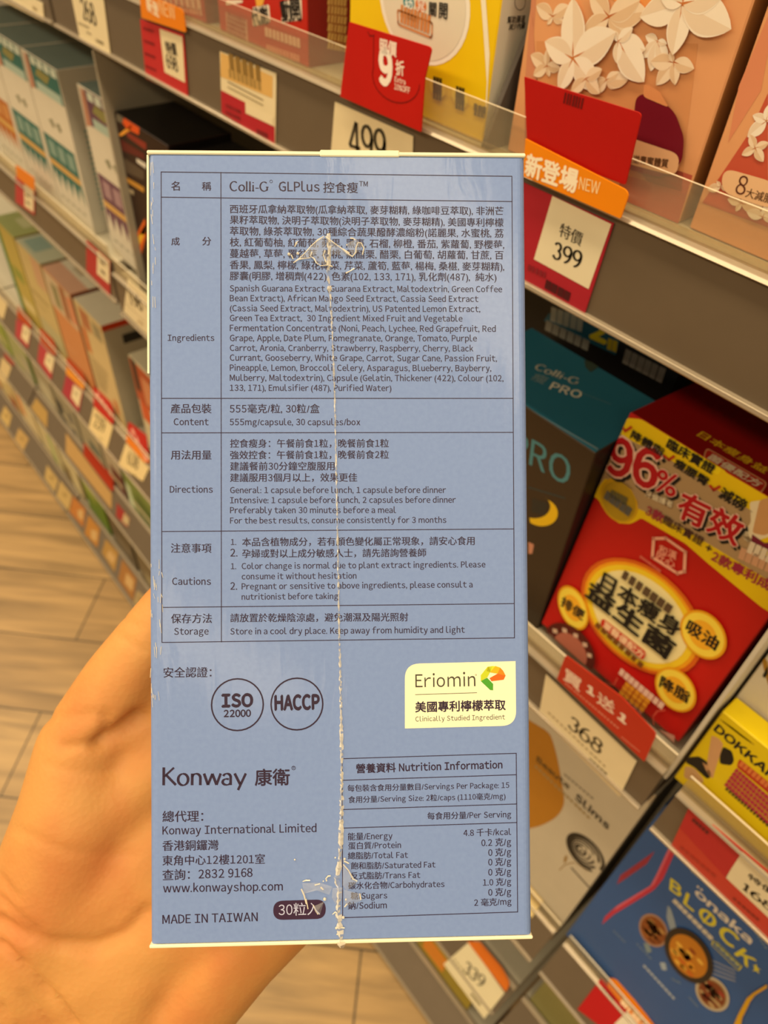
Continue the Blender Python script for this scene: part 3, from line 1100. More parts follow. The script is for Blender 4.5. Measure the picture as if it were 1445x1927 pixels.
p.bars(*z3(105, 82, 213, 124), 0.0042, 9, '#d58a4c')
for cx, cy in ((240, 335), (322, 370)):
    p.ell(z3(cx, cy - 15)[0], z3(cx + 30, cy - 5)[0], z3(cx - 2, cy - 52)[0], '#f4d640')
p.up()
for cx, cy in ((240, 322), (322, 358), (400, 392)):
    for k in range(3):
        if cx < 400:
            p.bars(*z3(cx - 16, cy - 3 + 20 * k, cx + 16, cy + 8 + 20 * k), 0.0042, 3, '#4a3c14', 0.12)
p.text('日本製', *z3(373, 398, 424, 416), '#4a3c14', bold=0.025)
p.bars(*z3(374, 420, 424, 436), 0.004, 4, '#6a5718', 0.15)
p.build()
p = Print(s, o, 'side_print')
p.ell(z3(540, 8)[0], z3(560, 10)[0], z3(538, 38)[0], '#6d6253', inner=0.9)
p.text('幫助腸道', *z3(492, 84, 556, 78), '#4c443a', bold=0.02)
p.text('減少內臟', *z3(498, 108, 556, 102), '#4c443a', bold=0.02)
p.build()

# dark grey divider between the yellow and the peach box: slanted front edge, stands across the shelf
M_GREY = mat('#564e47', 0.65)


def divider(label, x, th, yz, m, edge=None):
    """an upright panel across the shelf, outline given in (y, z)"""
    c = Vector((x, yz[0][0], min(q[1] for q in yz)))
    bm = bmesh.new()
    add_prism(bm, [(y - c.y, z - c.z) for y, z in yz], -th / 2, th / 2)
    o = obj('shelf_divider', bm, m)
    o.location = c
    tag(o, label, 'divider', 'shelf dividers')
    return o


divider('dark grey divider with slanted front edge between yellow and peach boxes', -0.2065, 0.0022, [(0.2262, D1 + 0.0003), (0.2268, 1.093), (0.2318, 1.106), (0.2405, 1.126), (0.2450, 1.134), (0.56, 1.134), (0.56, D1 + 0.0003)], M_GREY)
M_PANEL = mat('#a59b86', 0.5)
divider('pale grey divider standing beside the white and purple pack', -0.5865, 0.003, [(0.224, D2 + 0.0003), (0.224, 1.046), (0.56, 1.046), (0.56, D2 + 0.0003)], M_PANEL)
divider('pale divider standing between the large red box and the yellow box with black lettering', -0.0262, 0.0018, [(0.224, D2 - 0.008), (0.224, 1.03), (0.56, 1.03), (0.56, D2 - 0.008)], mat('#cfc6b2', 0.45))


def flower(p, c, tips, base, shade, core, w=0.58):
    """a five petalled flower: each petal a pointed oval from centre to tip"""
    C = p.s.at(c)
    for k, tp in enumerate(tips):
        T = p.s.at(tp)
        d = T - C
        q = p.s.n.cross(d) * 1.0
        P = []
        n = 12
        prof = [(t / n, math.sin(math.pi * (t / n) ** 0.9) ** 0.8) for t in range(n + 1)]
        P = [C + d * a + q * (w * b * 0.5) for a, b in prof] + [C + d * a - q * (w * b * 0.5) for a, b in prof[-2:0:-1]]
        p.world_poly(P, base)
        p.layer += 0.2
        P2 = [C + d * a for a, b in prof] + [C + d * a - q * (w * b * 0.44) for a, b in prof[-2:0:-1]]
        p.world_poly(P2, shade)
        p.layer += 0.15
        p.world_poly([C + q * 0.03, C - q * 0.03, C + d * 0.30], core)
        p.layer += 0.15


PB = [('#f4e6d2', '#e9d3b8', '#c9793c'), ('#eed6b8', '#e0bf9a', '#b9642c')]
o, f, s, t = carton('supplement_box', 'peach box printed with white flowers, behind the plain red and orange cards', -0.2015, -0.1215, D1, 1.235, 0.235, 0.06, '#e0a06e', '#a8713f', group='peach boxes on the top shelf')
p = Print(f, o, step=0.00006)
p.poly(z3(558, -20, 600, -20, 590, 140, 600, 280, 640, 400, 558, 300), '#d08a66')
p.poly(z3(600, 150, 960, 150, 1190, 160, 1150, 480, 1130, 700, 930, 640, 600, 300), '#d4925f')
p.poly(z3(930, 560, 1170, 640, 1130, 830, 880, 760), '#bb5a48')
p.poly(z3(558, 300, 700, 340, 690, 600, 558, 560), '#c06a50')
p.ell(z3(950, -30)[0], z3(1060, -10)[0], z3(945, 26)[0], '#e89a55')
p.up()
for c, tips, k in (((660, 60), ((600, 20), (640, 90), (700, 80), (720, 20)), 1), ((640, 240), ((580, 200), (590, 275), (650, 280), (690, 250), (640, 180)), 1),
                   ((1045, 150), ((1000, 130), (990, 210), (1020, 260), (1075, 240), (1080, 160)), 0), ((1105, 225), ((1040, 310), (1020, 225), (1110, 310), (1180, 250), (1090, 190)), 1),
                   ((860, 290), ((800, 320), (820, 340), (900, 320), (940, 290), (905, 265)), 1), ((870, 60), ((800, -30), (770, 130), (930, 130), (1010, 40), (985, 0)), 1),
                   ((905, 150), ((890, 110), (1005, 180), (1000, 298), (900, 230), (960, 100)), 0),
                   ((1142, 12), ((985, 60), (1105, 200), (1190, 90), (1320, 105), (1300, -30), (1060, -20)), 0),
                   ((742, 212), ((742, -10), (900, 115), (832, 325), (690, 330), (640, 150)), 0), ((790, 285), ((735, 335), (840, 340), (850, 250)), 1)):
    b_, s_, c_ = PB[k]
    flower(p, z3(*c)[0], [z3(*q)[0] for q in tips], b_, s_, c_)
p.layer += 1
p.poly(rounded(z3(975, 345, 1040, 335, 1118, 410, 1150, 500, 1142, 590, 1060, 645, 935, 612, 960, 470), 14), '#701022')
p.up()
p.poly(rounded(z3(1005, 300, 1060, 330, 1095, 390, 1000, 350), 8), '#d9905c')
p.poly(rounded(z3(935, 493, 1135, 560, 1122, 640, 935, 592), 18), '#e2b184')
p.up()
p.text('活逆青蜜體質', *z3(938, 585, 1090, 606), '#5a3a22', bold=0.02)
p.bars(*z3(700, 376, 770, 396), 0.003, 7, '#5a0d12')
p.build()
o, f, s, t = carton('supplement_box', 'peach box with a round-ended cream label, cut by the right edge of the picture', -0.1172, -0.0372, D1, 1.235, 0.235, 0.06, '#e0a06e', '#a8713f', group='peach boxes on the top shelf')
p = Print(f, o, step=0.00006)
p.poly(z3(1445, 340, 1380, 480, 1300, 600, 1205, 740, 1445, 830), '#c4553c')
p.poly(z3(1290, 300, 1445, 60, 1470, 60, 1420, 330, 1300, 520), '#d98a64')
p.up()
for c, tips, k in (((1440, 440), ((1370, 500), (1390, 420), (1450, 380), (1500, 420)), 0), ((1400, 540), ((1350, 565), (1380, 490), (1450, 520), (1430, 590)), 1), ((1275, 680), ((1225, 690), (1260, 660), (1310, 690)), 1),
                   ((1350, 740), ((1300, 725), (1400, 700), (1430, 760), (1330, 770)), 1), ((1430, 790), ((1370, 770), (1450, 740), (1480, 800)), 0)):
    b_, s_, c_ = PB[k]
    flower(p, z3(*c)[0], [z3(*q)[0] for q in tips], b_, s_, c_)
p.layer += 1
p.poly(rounded(z3(1285, 610, 1480, 665, 1470, 765, 1278, 700), 24), '#e9bd90')
p.up()
p.text('8', *z3(1327, 702, 1362, 712), '#5a2a1c', res=3)
p.text('大減肥', *z3(1366, 714, 1462, 740), '#5a3a22', bold=0.012)
p.build()

# --- second shelf, left bay: white packs with teal, orange and purple prints
def toothed_pack(label, x0, x1, y, ink, ink2, side):
    o, f, s, t = carton('supplement_pack', label, x0, x1, D2 + 0.008, 1.006, y, 0.07, '#d6cdb8', side, '#6f7f78', group='white packs with jagged coloured prints', cat='pack')
    w = x1 - x0
    p = Print(f, o)

    def q(*v):
        return [Vector((x0 + v[i] * w, y, D2 + 0.008 + v[i + 1] * 0.142)) for i in range(0, len(v), 2)]
    p.world_poly(q(0.18, 0.80, 0.99, 0.80, 0.99, 0.995, 0.18, 0.995), ink)
    p.world_poly(q(0.04, 0.18, 0.94, 0.18, 0.94, 0.52, 0.04, 0.52), ink)
    p.world_poly(q(0.03, 0.78, 0.18, 0.80, 0.18, 0.98, 0.08, 0.99), '#b98268')
    p.up()
    p.world_poly(q(0.26, 0.80, 0.95, 0.80, 0.95, 0.855, 0.26, 0.855), '#a9beb0')
    p.world_poly(q(0.30, 0.89, 0.60, 0.87, 0.75, 0.93, 0.40, 0.94), '#8f8a50')
    for k in range(4):
        p.world_poly(q(0.24 + 0.19 * k, 0.945, 0.24 + 0.19 * k + 0.15, 0.945, 0.24 + 0.19 * k + 0.15, 0.99, 0.24 + 0.19 * k, 0.99), '#d2dccb')
    p.world_poly(q(0.04, 0.315, 0.94, 0.315, 0.94, 0.355, 0.04, 0.355), '#cfa35a')
    for k in range(5):
        a = 0.04 + 0.18 * k
        p.world_poly(q(a, 0.175, a + 0.18, 0.175, a + 0.12, 0.25, a + 0.09, 0.29, a + 0.05, 0.25), '#d6cdb8')
    for k in range(3):
        a = 0.14 + 0.27 * k
        p.world_poly(q(a, 0.39, a + 0.2, 0.39, a + 0.2, 0.49, a, 0.49), ink2)
    for k in range(2):
        p.world_poly(q(0.36 + 0.2 * k, 0.64, 0.48 + 0.2 * k, 0.66, 0.52 + 0.2 * k, 0.62, 0.44 + 0.2 * k, 0.60), '#8d8a70')
    for k in range(5):
        p.world_poly(q(0.12 + 0.16 * k, 0.10, 0.22 + 0.16 * k, 0.10, 0.22 + 0.16 * k, 0.115, 0.12 + 0.16 * k, 0.115), '#a9a590')
    p.build()
    p = Print(s, o, 'side_print')
    for k in range(16):
        zz = D2 + 0.03 + k * 0.0046
        p.world_poly([Vector((x1, y + 0.012, zz)), Vector((x1, y + 0.045, zz)), Vector((x1, y + 0.045, zz + 0.0026)), Vector((x1, y + 0.012, zz + 0.0026))], '#7d9a90')
    p.build()
    return o


toothed_pack('white pack with an orange jagged print, partly cut by the left edge', -0.952, -0.872, 0.235, '#b4682c', '#c98c50', '#cfc6b0')
toothed_pack('white pack with teal print, next to the orange printed one', -0.868, -0.789, 0.235, '#2f6c64', '#7f9c90', '#cbc4b0')
toothed_pack('white pack with teal print, nearer the purple printed one', -0.786, -0.7055, 0.235, '#2f6c64', '#7f9c90', '#bcb7a6')
toothed_pack('white pack with purple print, tight against the pale divider', -0.664, -0.5895, 0.235, '#6a4658', '#a3848a', '#c9c0b0')

# --- second shelf, middle bay
o, f, s, t = carton('supplement_box', 'black box with an orange flame print beside the pale divider', -0.5835, -0.499, D2, 1.0065, 0.2296, 0.05, '#2a1712', '#1b1512', '#171412')
p = Print(f, o)
for col, q in (('#6d6656', zl(1130, 410, 1190, 440, 1190, 530, 1130, 500)), ('#e2571a', zl(1200, 455, 1350, 540, 1350, 640, 1230, 580, 1190, 520)), ('#f2a63a', zl(1150, 640, 1210, 590, 1290, 520, 1260, 600, 1180, 650)),
               ('#8a2f22', zl(1220, 600, 1420, 720, 1420, 790, 1240, 660)), ('#5d1f1a', zl(1170, 680, 1400, 820, 1410, 880, 1190, 790)), ('#d8d2c2', zl(1325, 865, 1420, 920, 1420, 970, 1330, 905)),
               ('#55483a', zl(1200, 860, 1400, 990, 1400, 1080, 1220, 1000)), ('#c08a34', zl(1215, 1040, 1400, 1150, 1400, 1200, 1225, 1090)), ('#a89a7c', zl(1230, 1140, 1300, 1185, 1300, 1225, 1235, 1180)),
               ('#e2681c', z1(905, 1560, 985, 1480, 990, 1600, 915, 1690)), ('#f4c030', z1(925, 1600, 985, 1520, 990, 1570, 930, 1650))):
    p.poly(q, col)
p.build()
o, f, s, t = carton('supplement_box', 'black topped box with pale blue and yellow lettering, half behind the held box', -0.497, -0.418, D2, 1.002, 0.2296, 0.05, '#2b2f30', '#1b1512', '#191614')
p = Print(f, o)
p.poly(z1(1000, 890, 1060, 910, 1130, 960, 1130, 1000, 1000, 1000), '#a9bcc0')
p.poly(z1(1155, 890, 1180, 900, 1190, 960, 1250, 960, 1240, 1000, 1150, 1000), '#d8cf3a')
p.poly(z1(1185, 900, 1240, 930, 1235, 950, 1190, 940), '#49a3b8')
p.build()
p = Print(t, o, 'top_print')
p.poly(z1(1090, 830, 1130, 835, 1210, 885, 1170, 880), '#7d4a22')
p.build()

o, f, s, t = carton('supplement_box', 'dark box with a yellow crescent moon and teal lid, right of the held box', -0.212, -0.1235, D2, 0.9865, 0.235, 0.0555, '#3d2f20', '#211c1a', '#2a6a80')
p = Print(f, o)
p.text('PRO', *z5(40, 745, 345, 920), '#4d8791', bold=0.012, res=3)
cres = [z5(195 + 96 * math.cos(math.radians(a)) * 1.0, 1060 + 78 * math.sin(math.radians(a)) + 0.35 * 96 * math.cos(math.radians(a)) * 0.25)[0] for a in range(-65, 126, 10)]
cin = [z5(165 + 85 * math.cos(math.radians(a)), 1030 + 66 * math.sin(math.radians(a)))[0] for a in range(110, -51, -10)]
p.poly(cres + cin, '#e8bd1c')
p.poly(z5(150, 985, 235, 1010, 225, 1080, 145, 1060), '#33312a')
p.poly(z5(130, 1225, 160, 1240, 150, 1290, 130, 1290), '#c98c70')
p.line(z5(130, 925, 330, 985), 0.0003, '#2a5a64')
p.build()
p = Print(t, o, 'top_print')
p.poly(z5(128, 520, 512, 712, 510, 722, 128, 532), '#7e98a0')
p.up()
p.poly(rounded(z5(435, 225, 480, 240, 515, 265, 470, 295, 440, 265), 2), '#3c4a40')
nib_text(p, 'Colli-G', *z5(160, 275, 395, 365), '#c9c6b4', 0.012)
p.text('PRO', *z5(242, 385, 408, 440), '#d5d0bc', bold=0.02)
p.text('瘦', *z5(140, 330, 215, 360), '#7f9494')
p.line(z5(400, 400, 580, 470), 0.0003, '#6d8488')
p.build()
o, f, s, t = carton('supplement_box', 'black box with a blue band and yellow numeral, behind the teal lidded box', -0.232, -0.130, D2, 1.03, 0.302, 0.06, '#14110f', '#0e0c0b', '#171412')
p = Print(f, o)
p.poly(z5(240, -30, 470, -60, 640, 80, 610, 200, 215, 10), '#1f5a70')
p.up()
p.text('2', *z5(470, 100, 550, 135), '#e3d21e', bold=0.05, sy=0.8)
p.bars(*z5(250, 10, 430, 75), 0.008, 5, '#a3a79c', 0.15)
p.bars(*z5(220, 60, 460, 180), 0.006, 6, '#7c7a70', 0.15)
p.bars(*z5(560, 165, 615, 185), 0.006, 2, '#c9b41c', 0.1)
p.bars(*z5(645, 240, 865, 355), 0.008, 6, '#8f8a80', 0.12)
p.build()

# the large red box: lid with gold writing, wrap-round yellow and tan banner, gold oval
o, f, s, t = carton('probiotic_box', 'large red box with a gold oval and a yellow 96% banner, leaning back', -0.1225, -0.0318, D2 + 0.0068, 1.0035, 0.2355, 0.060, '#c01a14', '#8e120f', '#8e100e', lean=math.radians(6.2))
RB = o
p = Print(t, o, 'lid_print')
p.text('日本瘦身益', *zc(915, 155, 1420, 440), '#e3b41c', bold=0.02)
p.poly(rounded(zc(985, 245, 1445, 510, 1390, 600, 955, 335), 9), '#e29a6a')
p.up()
p.poly(rounded(zc(990, 258, 1430, 512, 1385, 585, 968, 335), 8), '#c0281c')
p.up()
p.text('菌優配方', *zc(990, 325, 1370, 545), '#f2d9b4', bold=0.03)
p.build()
p = Print(f, o)
p.poly(rounded(zc(395, 25, 500, 35, 700, 135, 1100, 380, 1130, 430, 1445, 600, 1500, 700, 1500, 1500, 1390, 1430, 1000, 1110, 830, 960, 500, 770, 470, 790, 420, 815, 330, 810, 210, 690, 190, 640, 135, 600, 165, 500, 310, 90), 6), '#f0cd12')
p.up()
p.poly(zc(318, 125, 420, 190, 690, 320, 1000, 520, 1330, 720, 1300, 900, 1445, 1070, 1500, 1300, 1445, 1230, 1000, 960, 800, 840, 480, 700, 470, 640, 430, 560, 330, 485, 230, 480, 165, 530), '#b3956b')
p.poly(rounded(zc(1310, 650, 1385, 640, 1440, 640, 1480, 900, 1300, 960, 1250, 905, 1320, 800), 6), '#efe0b8')
p.poly(rounded(zc(700, 130, 850, 205, 960, 270, 1110, 380, 1080, 450, 960, 400, 820, 310, 690, 210), 5), '#f7dc18')
p.ell(zc(335, 640)[0], zc(430, 790)[0], zc(445, 560)[0], '#d8aa18')
p.up()
p.ell(zc(335, 645)[0], zc(418, 775)[0], zc(430, 572)[0], '#b8951c')
p.poly(rounded(zc(1385, 640, 1480, 600, 1500, 860, 1420, 900, 1330, 880), 6), '#d3a067')
p.poly(zc(1330, 890, 1420, 955, 1500, 950, 1500, 1040, 1320, 960), '#7a2338')
p.up()
for off, col, b in (((14, 22), BK, 0.085), ((0, 0), '#f3c9b4', 0.07), ((0, 0), '#b8151f', 0.03)):
    dx, dy = off
    p.text('96', *zc(250 + dx, 420 + dy, 600 + dx, 560 + dy), col, bold=b, sy=0.95, res=3)
    p.text('%', *zc(605 + dx, 555 + dy, 750 + dx, 615 + dy), col, bold=b * 0.7, sy=0.9, res=3)
    p.text('有效', *zc(765 + dx, 735 + dy, 1215 + dx, 965 + dy), col, bold=b, res=3)
    p.up()
p.text('臨床實證', *zc(690, 235, 1035, 440), BK, bold=0.03, sy=0.9)
p.text('降體脂', *zc(425, 165, 660, 308), BK, bold=0.03, sy=0.8)
p.text('瘦腰臀', *zc(745, 375, 990, 530), BK, bold=0.03, sy=0.85)
p.text('減磅', *zc(1080, 605, 1265, 715), BK, bold=0.03)
for q in ((365, 95, 385, 122, 430, 92), (680, 305, 712, 335, 748, 310), (1022, 530, 1045, 560, 1088, 535)):
    p.line(zc(*q), 0.0011, '#b8321c')
p.text('牙齒護者', *zc(535, 600, 735, 690), '#e9dbb8', bold=0.02)
p.bars(*zc(535, 602, 735, 700), 0.0032, 4, '#5f3a22', 0.12)
p.bars(*zc(270, 610, 395, 675), 0.004, 4, '#66603a', 0.12)
p.bars(*zc(225, 620, 415, 760), 0.0048, 5, '#5f5e58', 0.12)
p.text('3款', *zc(535, 735, 660, 805), '#a02a44', bold=0.03)
p.text('臨床實證', *zc(665, 800, 955, 975), '#4a2a24', bold=0.02)
p.text('+', *zc(980, 1010, 1018, 1030), '#4a2a24', bold=0.03)
p.text('2款專利成分', *zc(1025, 1075, 1560, 1360), '#a02a44', bold=0.03)
p.bars(*zc(1290, 1020, 1470, 1110), 0.0055, 4, '#e6d6b8', 0.12)
p.bars(*zc(1225, 1065, 1470, 1180), 0.0055, 5, '#d3a27c', 0.12)
p.up()
# maker's hexagon
hx = zc(600, 920, 690, 918, 835, 1020, 828, 1165, 775, 1178, 590, 1060)
p.line(hx, 0.0014, '#f0b094', True)
p.text('和漢', *zc(635, 1015, 765, 1075), '#ef9f84', bold=0.02)
p.text('匠心', *zc(615, 1065, 750, 1140), '#ef9f84', bold=0.02)
p.bars(*zc(495, 1060, 650, 1175), 0.0014, 10, '#d8705c', 0.3)
# gold oval
for k, (e, col) in enumerate(((1.10, '#d8641a'), (1.03, '#f0a31c'), (0.97, '#f2cd2a'), (0.86, '#f3e3a4'))):
    c0 = (735, 320)
    A, B = (735 + 250 * e, 320 + 268 * e), (735 + 195 * e, 320 - 150 * e)
    p.ell(z6(*c0)[0], z6(*A)[0], z6(*B)[0], col)
    p.up()
for (cx, cy, ax, ay, bx, by, txt, lx, ly, rx, ry) in ((380, 270, 450, 375, 430, 205, '排便', 315, 250, 435, 335), (1095, 415, 1205, 520, 1165, 325, '吸油', 1000, 385, 1165, 495), (945, 715, 1040, 815, 1010, 640, '降脂', 860, 690, 1015, 785)):
    p.ell(z6(cx, cy)[0], z6(ax, ay)[0], z6(bx, by)[0], '#e9a41a')
    p.up()
    p.ell(z6(cx, cy)[0], z6(cx + (ax - cx) * .9, cy + (ay - cy) * .9)[0], z6(cx + (bx - cx) * .9, cy + (by - cy) * .9)[0], '#f6d84a')
    p.up()
    p.ell(z6(cx, cy)[0], z6(cx + (ax - cx) * .6, cy + (ay - cy) * .6)[0], z6(cx + (bx - cx) * .6, cy + (by - cy) * .6)[0], '#f0b02a')
    p.up()
    p.text(txt, *z6(lx, ly, rx, ry), BK, bold=0.03)
p.text('日本瘦身', *z6(535, 140, 955, 425), BK, bold=0.03, sy=0.95)
p.text('益生菌', *z6(455, 195, 905, 545), BK, bold=0.035, sy=0.8)
p.bars(*z6(650, 100, 920, 305), 0.0052, 7, '#5a4632', 0.25)
p.poly(rounded(z6(545, 320, 790, 510, 770, 555, 535, 365), 7), '#c8301c')
p.up()
p.text('軍醫優配方', *z6(550, 368, 765, 540), '#f3c9a0', bold=0.03)
p.bars(*z6(505, 365, 770, 605), 0.0034, 8, '#7a4a1c', 0.3)
p.bars(*z6(635, 625, 875, 825), 0.0045, 9, '#ecc6b0', 0.15)
for k in range(4):
    p.bars(*z6(668 - 15 * k, 690 + 22 * k, 805 - 15 * k, 795 + 24 * k), 0.0032, 5, '#e29a2a' if k < 3 else '#d88a80', 0.15)
p.line(z6(505, 640, 560, 685, 610, 690, 630, 650), 0.0006, '#d8604a')
p.line(z6(830, 905, 825, 860, 850, 830, 890, 825), 0.0006, '#d8604a')
# round portrait-like stamp at the lower left
p.ell(z6(365, 490)[0], z6(490, 605)[0], z6(430, 400)[0], '#5a2018')
p.up()
p.ell(z6(368, 505)[0], z6(448, 588)[0], z6(418, 440)[0], '#b56a55')
for k in range(6):
    a = math.radians(-165 + 32 * k)
    c = (368 + 110 * math.cos(a) + 30 * math.sin(a) * 0.2, 492 + 96 * math.sin(a) + 42 * math.cos(a))
    p.poly(z6(c[0] - 13, c[1] - 16, c[0] + 12, c[1] - 8, c[0] + 13, c[1] + 14, c[0] - 12, c[1] + 8), '#d6b59a')
p.poly(z6(175, 440, 205, 365, 330, 540, 310, 590), '#c98a70')
p.poly(z6(835, 960, 945, 965, 880, 1090, 800, 1040), '#d09a88')
p.build()

# --- second shelf, right bay
o, f, s, t = carton('supplement_box', 'white box with a gold ring, standing behind the yellow box at the right edge', -0.0238, 0.07, D2 - 0.006, 0.99, 0.240, 0.05, '#d9cfba', '#a99f8c', '#d9cfba')
p = Print(f, o)
p.ell(zd(1290, 480)[0], zd(1340, 560)[0], zd(1340, 250)[0], '#b78a34')
p.ell(zd(1255, 500)[0], zd(1330, 640)[0], zd(1205, 290)[0], '#a87c2c')
p.up()
p.ell(zd(1285, 490)[0], zd(1345, 610)[0], zd(1235, 330)[0], '#c9a866')
p.poly(zd(1170, 420, 1216, 330, 1216, 400, 1190, 440), BK)
p.poly(zd(885, 668, 1260, 990, 1255, 1000, 880, 682), '#9a6a2a')
p.bars(*zd(1070, 750, 1240, 880), 0.002, 8, '#6a6258')
p.bars(*zd(1045, 780, 1240, 905), 0.0016, 9, '#8a8276')
p.text('GOLD', *zd(1025, 940, 1330, 1170), BK, bold=0.03)
p.build()
o, f, s, t = carton('supplement_box', 'small yellow box with black lettering and a crouching figure in the right bay', -0.0234, 0.085, D2 - 0.006, 0.9135, 0.2268, 0.0115, '#e2c70e', '#c4aa10', '#d8be10')
p = Print(f, o)
p.text('DOKKAN', *zd(748, 888, 1262, 1330), BK, bold=0.035, sy=0.9)
for k in range(6):
    p.bars(*zd(800 + 20 * k, 800 + 14 * k + 0, 1000 + 20 * k, 955 + 14 * k), 0.0008, 9, '#b59c18', 0.3)
p.poly(rounded(zd(730, 935, 790, 960, 830, 1010, 800, 1110, 760, 1230, 740, 1310, 700, 1270, 690, 1180, 705, 1080), 4), '#d0a070')
p.poly(rounded(zd(830, 1030, 905, 1070, 925, 1150, 900, 1195, 800, 1180, 800, 1110), 5), BK)
p.poly(rounded(zd(505, 1170, 520, 1125, 620, 1115, 690, 1160, 700, 1200, 650, 1170, 720, 1300, 690, 1310, 580, 1210), 4), BK)
p.poly(rounded(zd(640, 1160, 690, 1190, 720, 1260, 735, 1300, 690, 1270), 4), '#c9986a')
p.poly(rounded(zd(500, 1200, 580, 1215, 660, 1310, 655, 1350, 490, 1300), 6), '#c9a070')
p.poly(rounded(zd(970, 1135, 1300, 1400, 1270, 1475, 945, 1205), 5), '#b8281c')
p.up()
p.bars(*zd(960, 1190, 1290, 1460), 0.0042, 9, '#d87a3c', 0.25)
for k in range(5):
    p.bars(*zd(925 - 22 * k, 1240 + 30 * k, 1290 - 20 * k, 1560 + 36 * k), 0.0028, 13, '#b22a48', 0.12)
p.bars(*zd(845, 1400, 1220, 1730), 0.0024, 14, '#5a5018', 0.3)
p.build()

# --- third shelf, middle and right bays
o, f, s, t = carton('supplement_box', 'white box with an ochre shape and a drawn rose, under the cream 368 tag', -0.1167, -0.0265, D3 + 0.0022, 0.80, 0.2428, 0.05, '#c9c0aa', '#8f8778', '#c9c0aa')
p = Print(f, o)
p.poly(rounded(z7(60, -180, 250, -60, 285, 60, 310, 190, 330, 330, 290, 400, 200, 450, 60, 480), 14), '#b77c1e')
p.up()
p.text('Beaute', *z7(175, 95, 350, 250), '#4c3c1c', bold=0.03)
nib = ((165, 125, 390, 370), (200, 110, 410, 330))
p.bars(*z7(165, 125, 470, 420), 0.0028, 14, '#a58f60', 0.3)
p.bars(*z7(325, 170, 490, 310), 0.002, 8, '#8a8272', 0.3)
p.text('Slims', *z7(385, 300, 565, 470), BK, bold=0.035, slant=0.0)
p.build()
p = Print(f, o, 'rose_print')
for k, e in enumerate((1.0, 0.82, 0.64, 0.46, 0.3, 0.15)):
    p.ell(z7(440 - 6 * k, 597 - 4 * k)[0], z7(440 - 6 * k + 92 * e, 597 - 4 * k + 104 * e)[0], z7(440 - 6 * k + 58 * e, 597 - 4 * k - 44 * e)[0], '#2c2823', t0=25 * k, t1=25 * k + 325, inner=0.84 if k < 4 else 0.6)
p.line(z7(300, 692, 330, 662, 380, 650, 420, 672, 450, 700), 0.0006, '#9a7a42')
p.ell(z7(333, 632)[0], z7(340, 612)[0], z7(340, 638)[0], '#9a7a42')
p.line(z7(370, 685, 470, 795), 0.0022, '#3a3630')
p.build()
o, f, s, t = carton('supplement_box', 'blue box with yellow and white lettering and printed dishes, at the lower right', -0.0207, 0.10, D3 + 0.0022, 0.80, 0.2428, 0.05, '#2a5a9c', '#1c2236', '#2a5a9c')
p = Print(f, o)
RIB = '#c22f4c'
p.poly(ze(590, 165, 640, 205, 540, 430, 470, 515, 430, 545, 110, 740, 10, 825, 40, 755, 140, 665, 430, 490, 470, 420), RIB)
p.poly(ze(470, 190, 400, 300, 140, 480, 170, 400), '#9a2c44')
p.up()
p.poly(ze(590, 165, 608, 180, 470, 470, 430, 505, 140, 690, 110, 705, 140, 665, 430, 490, 470, 420), '#d9637a')
p.text('onaka', *ze(812, 560, 1285, 990), '#dcd6cc', bold=0.035, sy=0.8, res=3)
for q in ((842, 498), (872, 522)):
    p.ell(ze(*q)[0], ze(q[0] + 10, q[1] + 9)[0], ze(q[0] + 6, q[1] - 6)[0], '#dcd6cc')
Yb = '#d8cf3c'
for ch, q in (('B', (600, 520, 690, 590)), ('L', (718, 640, 800, 710)), ('O', (838, 745, 965, 860)), ('C', (1010, 910, 1140, 1030)), ('K', (1160, 1080, 1268, 1190))):
    p.text(ch, *ze(*q), Yb, bold=0.03, sy=1.08, res=3)
p.line(ze(945, 740, 890, 800), 0.0013, Yb)
p.poly(ze(1345, 1160, 1355, 1195, 1385, 1215, 1358, 1215, 1375, 1250, 1340, 1222, 1312, 1225, 1330, 1205, 1318, 1165, 1335, 1180), Yb)
p.bars(*ze(618, 622, 955, 965), 0.005, 8, '#cfcabc', 0.15)
p.line(ze(975, 960, 1222, 1180, 1190, 1220, 962, 1000), 0.0007, Yb, True)
p.bars(*ze(985, 995, 1195, 1195), 0.0046, 5, '#a9b07a', 0.2)
p.bars(*ze(365, 1180, 640, 1480), 0.0034, 9, '#aebccb', 0.2)
for q in ((110, 880, 220, 990), (310, 990, 440, 1130), (620, 1300, 700, 1340), (760, 1450, 840, 1540), (780, 370, 900, 460), (1330, 890, 1430, 1040)):
    p.bars(*ze(*q), 0.0018, 5, '#6f87a0', 0.3)
p.poly(rounded(ze(510, 1150, 560, 1150, 575, 1220, 530, 1215), 3), '#9fb0c0')
p.poly(rounded(ze(370, 980, 420, 990, 445, 1060, 400, 1070), 3), '#7c929a')
# dishes, knife and fork
p.poly(rounded(ze(580, 655, 610, 690, 640, 790, 660, 875, 605, 880, 570, 760), 3), '#8fa0b0')
for k in range(4):
    p.line(ze(935 + 6 * k, 1120 + 40 * k, 1160, 1220 + 30 * k), 0.0012, '#8b95ac')


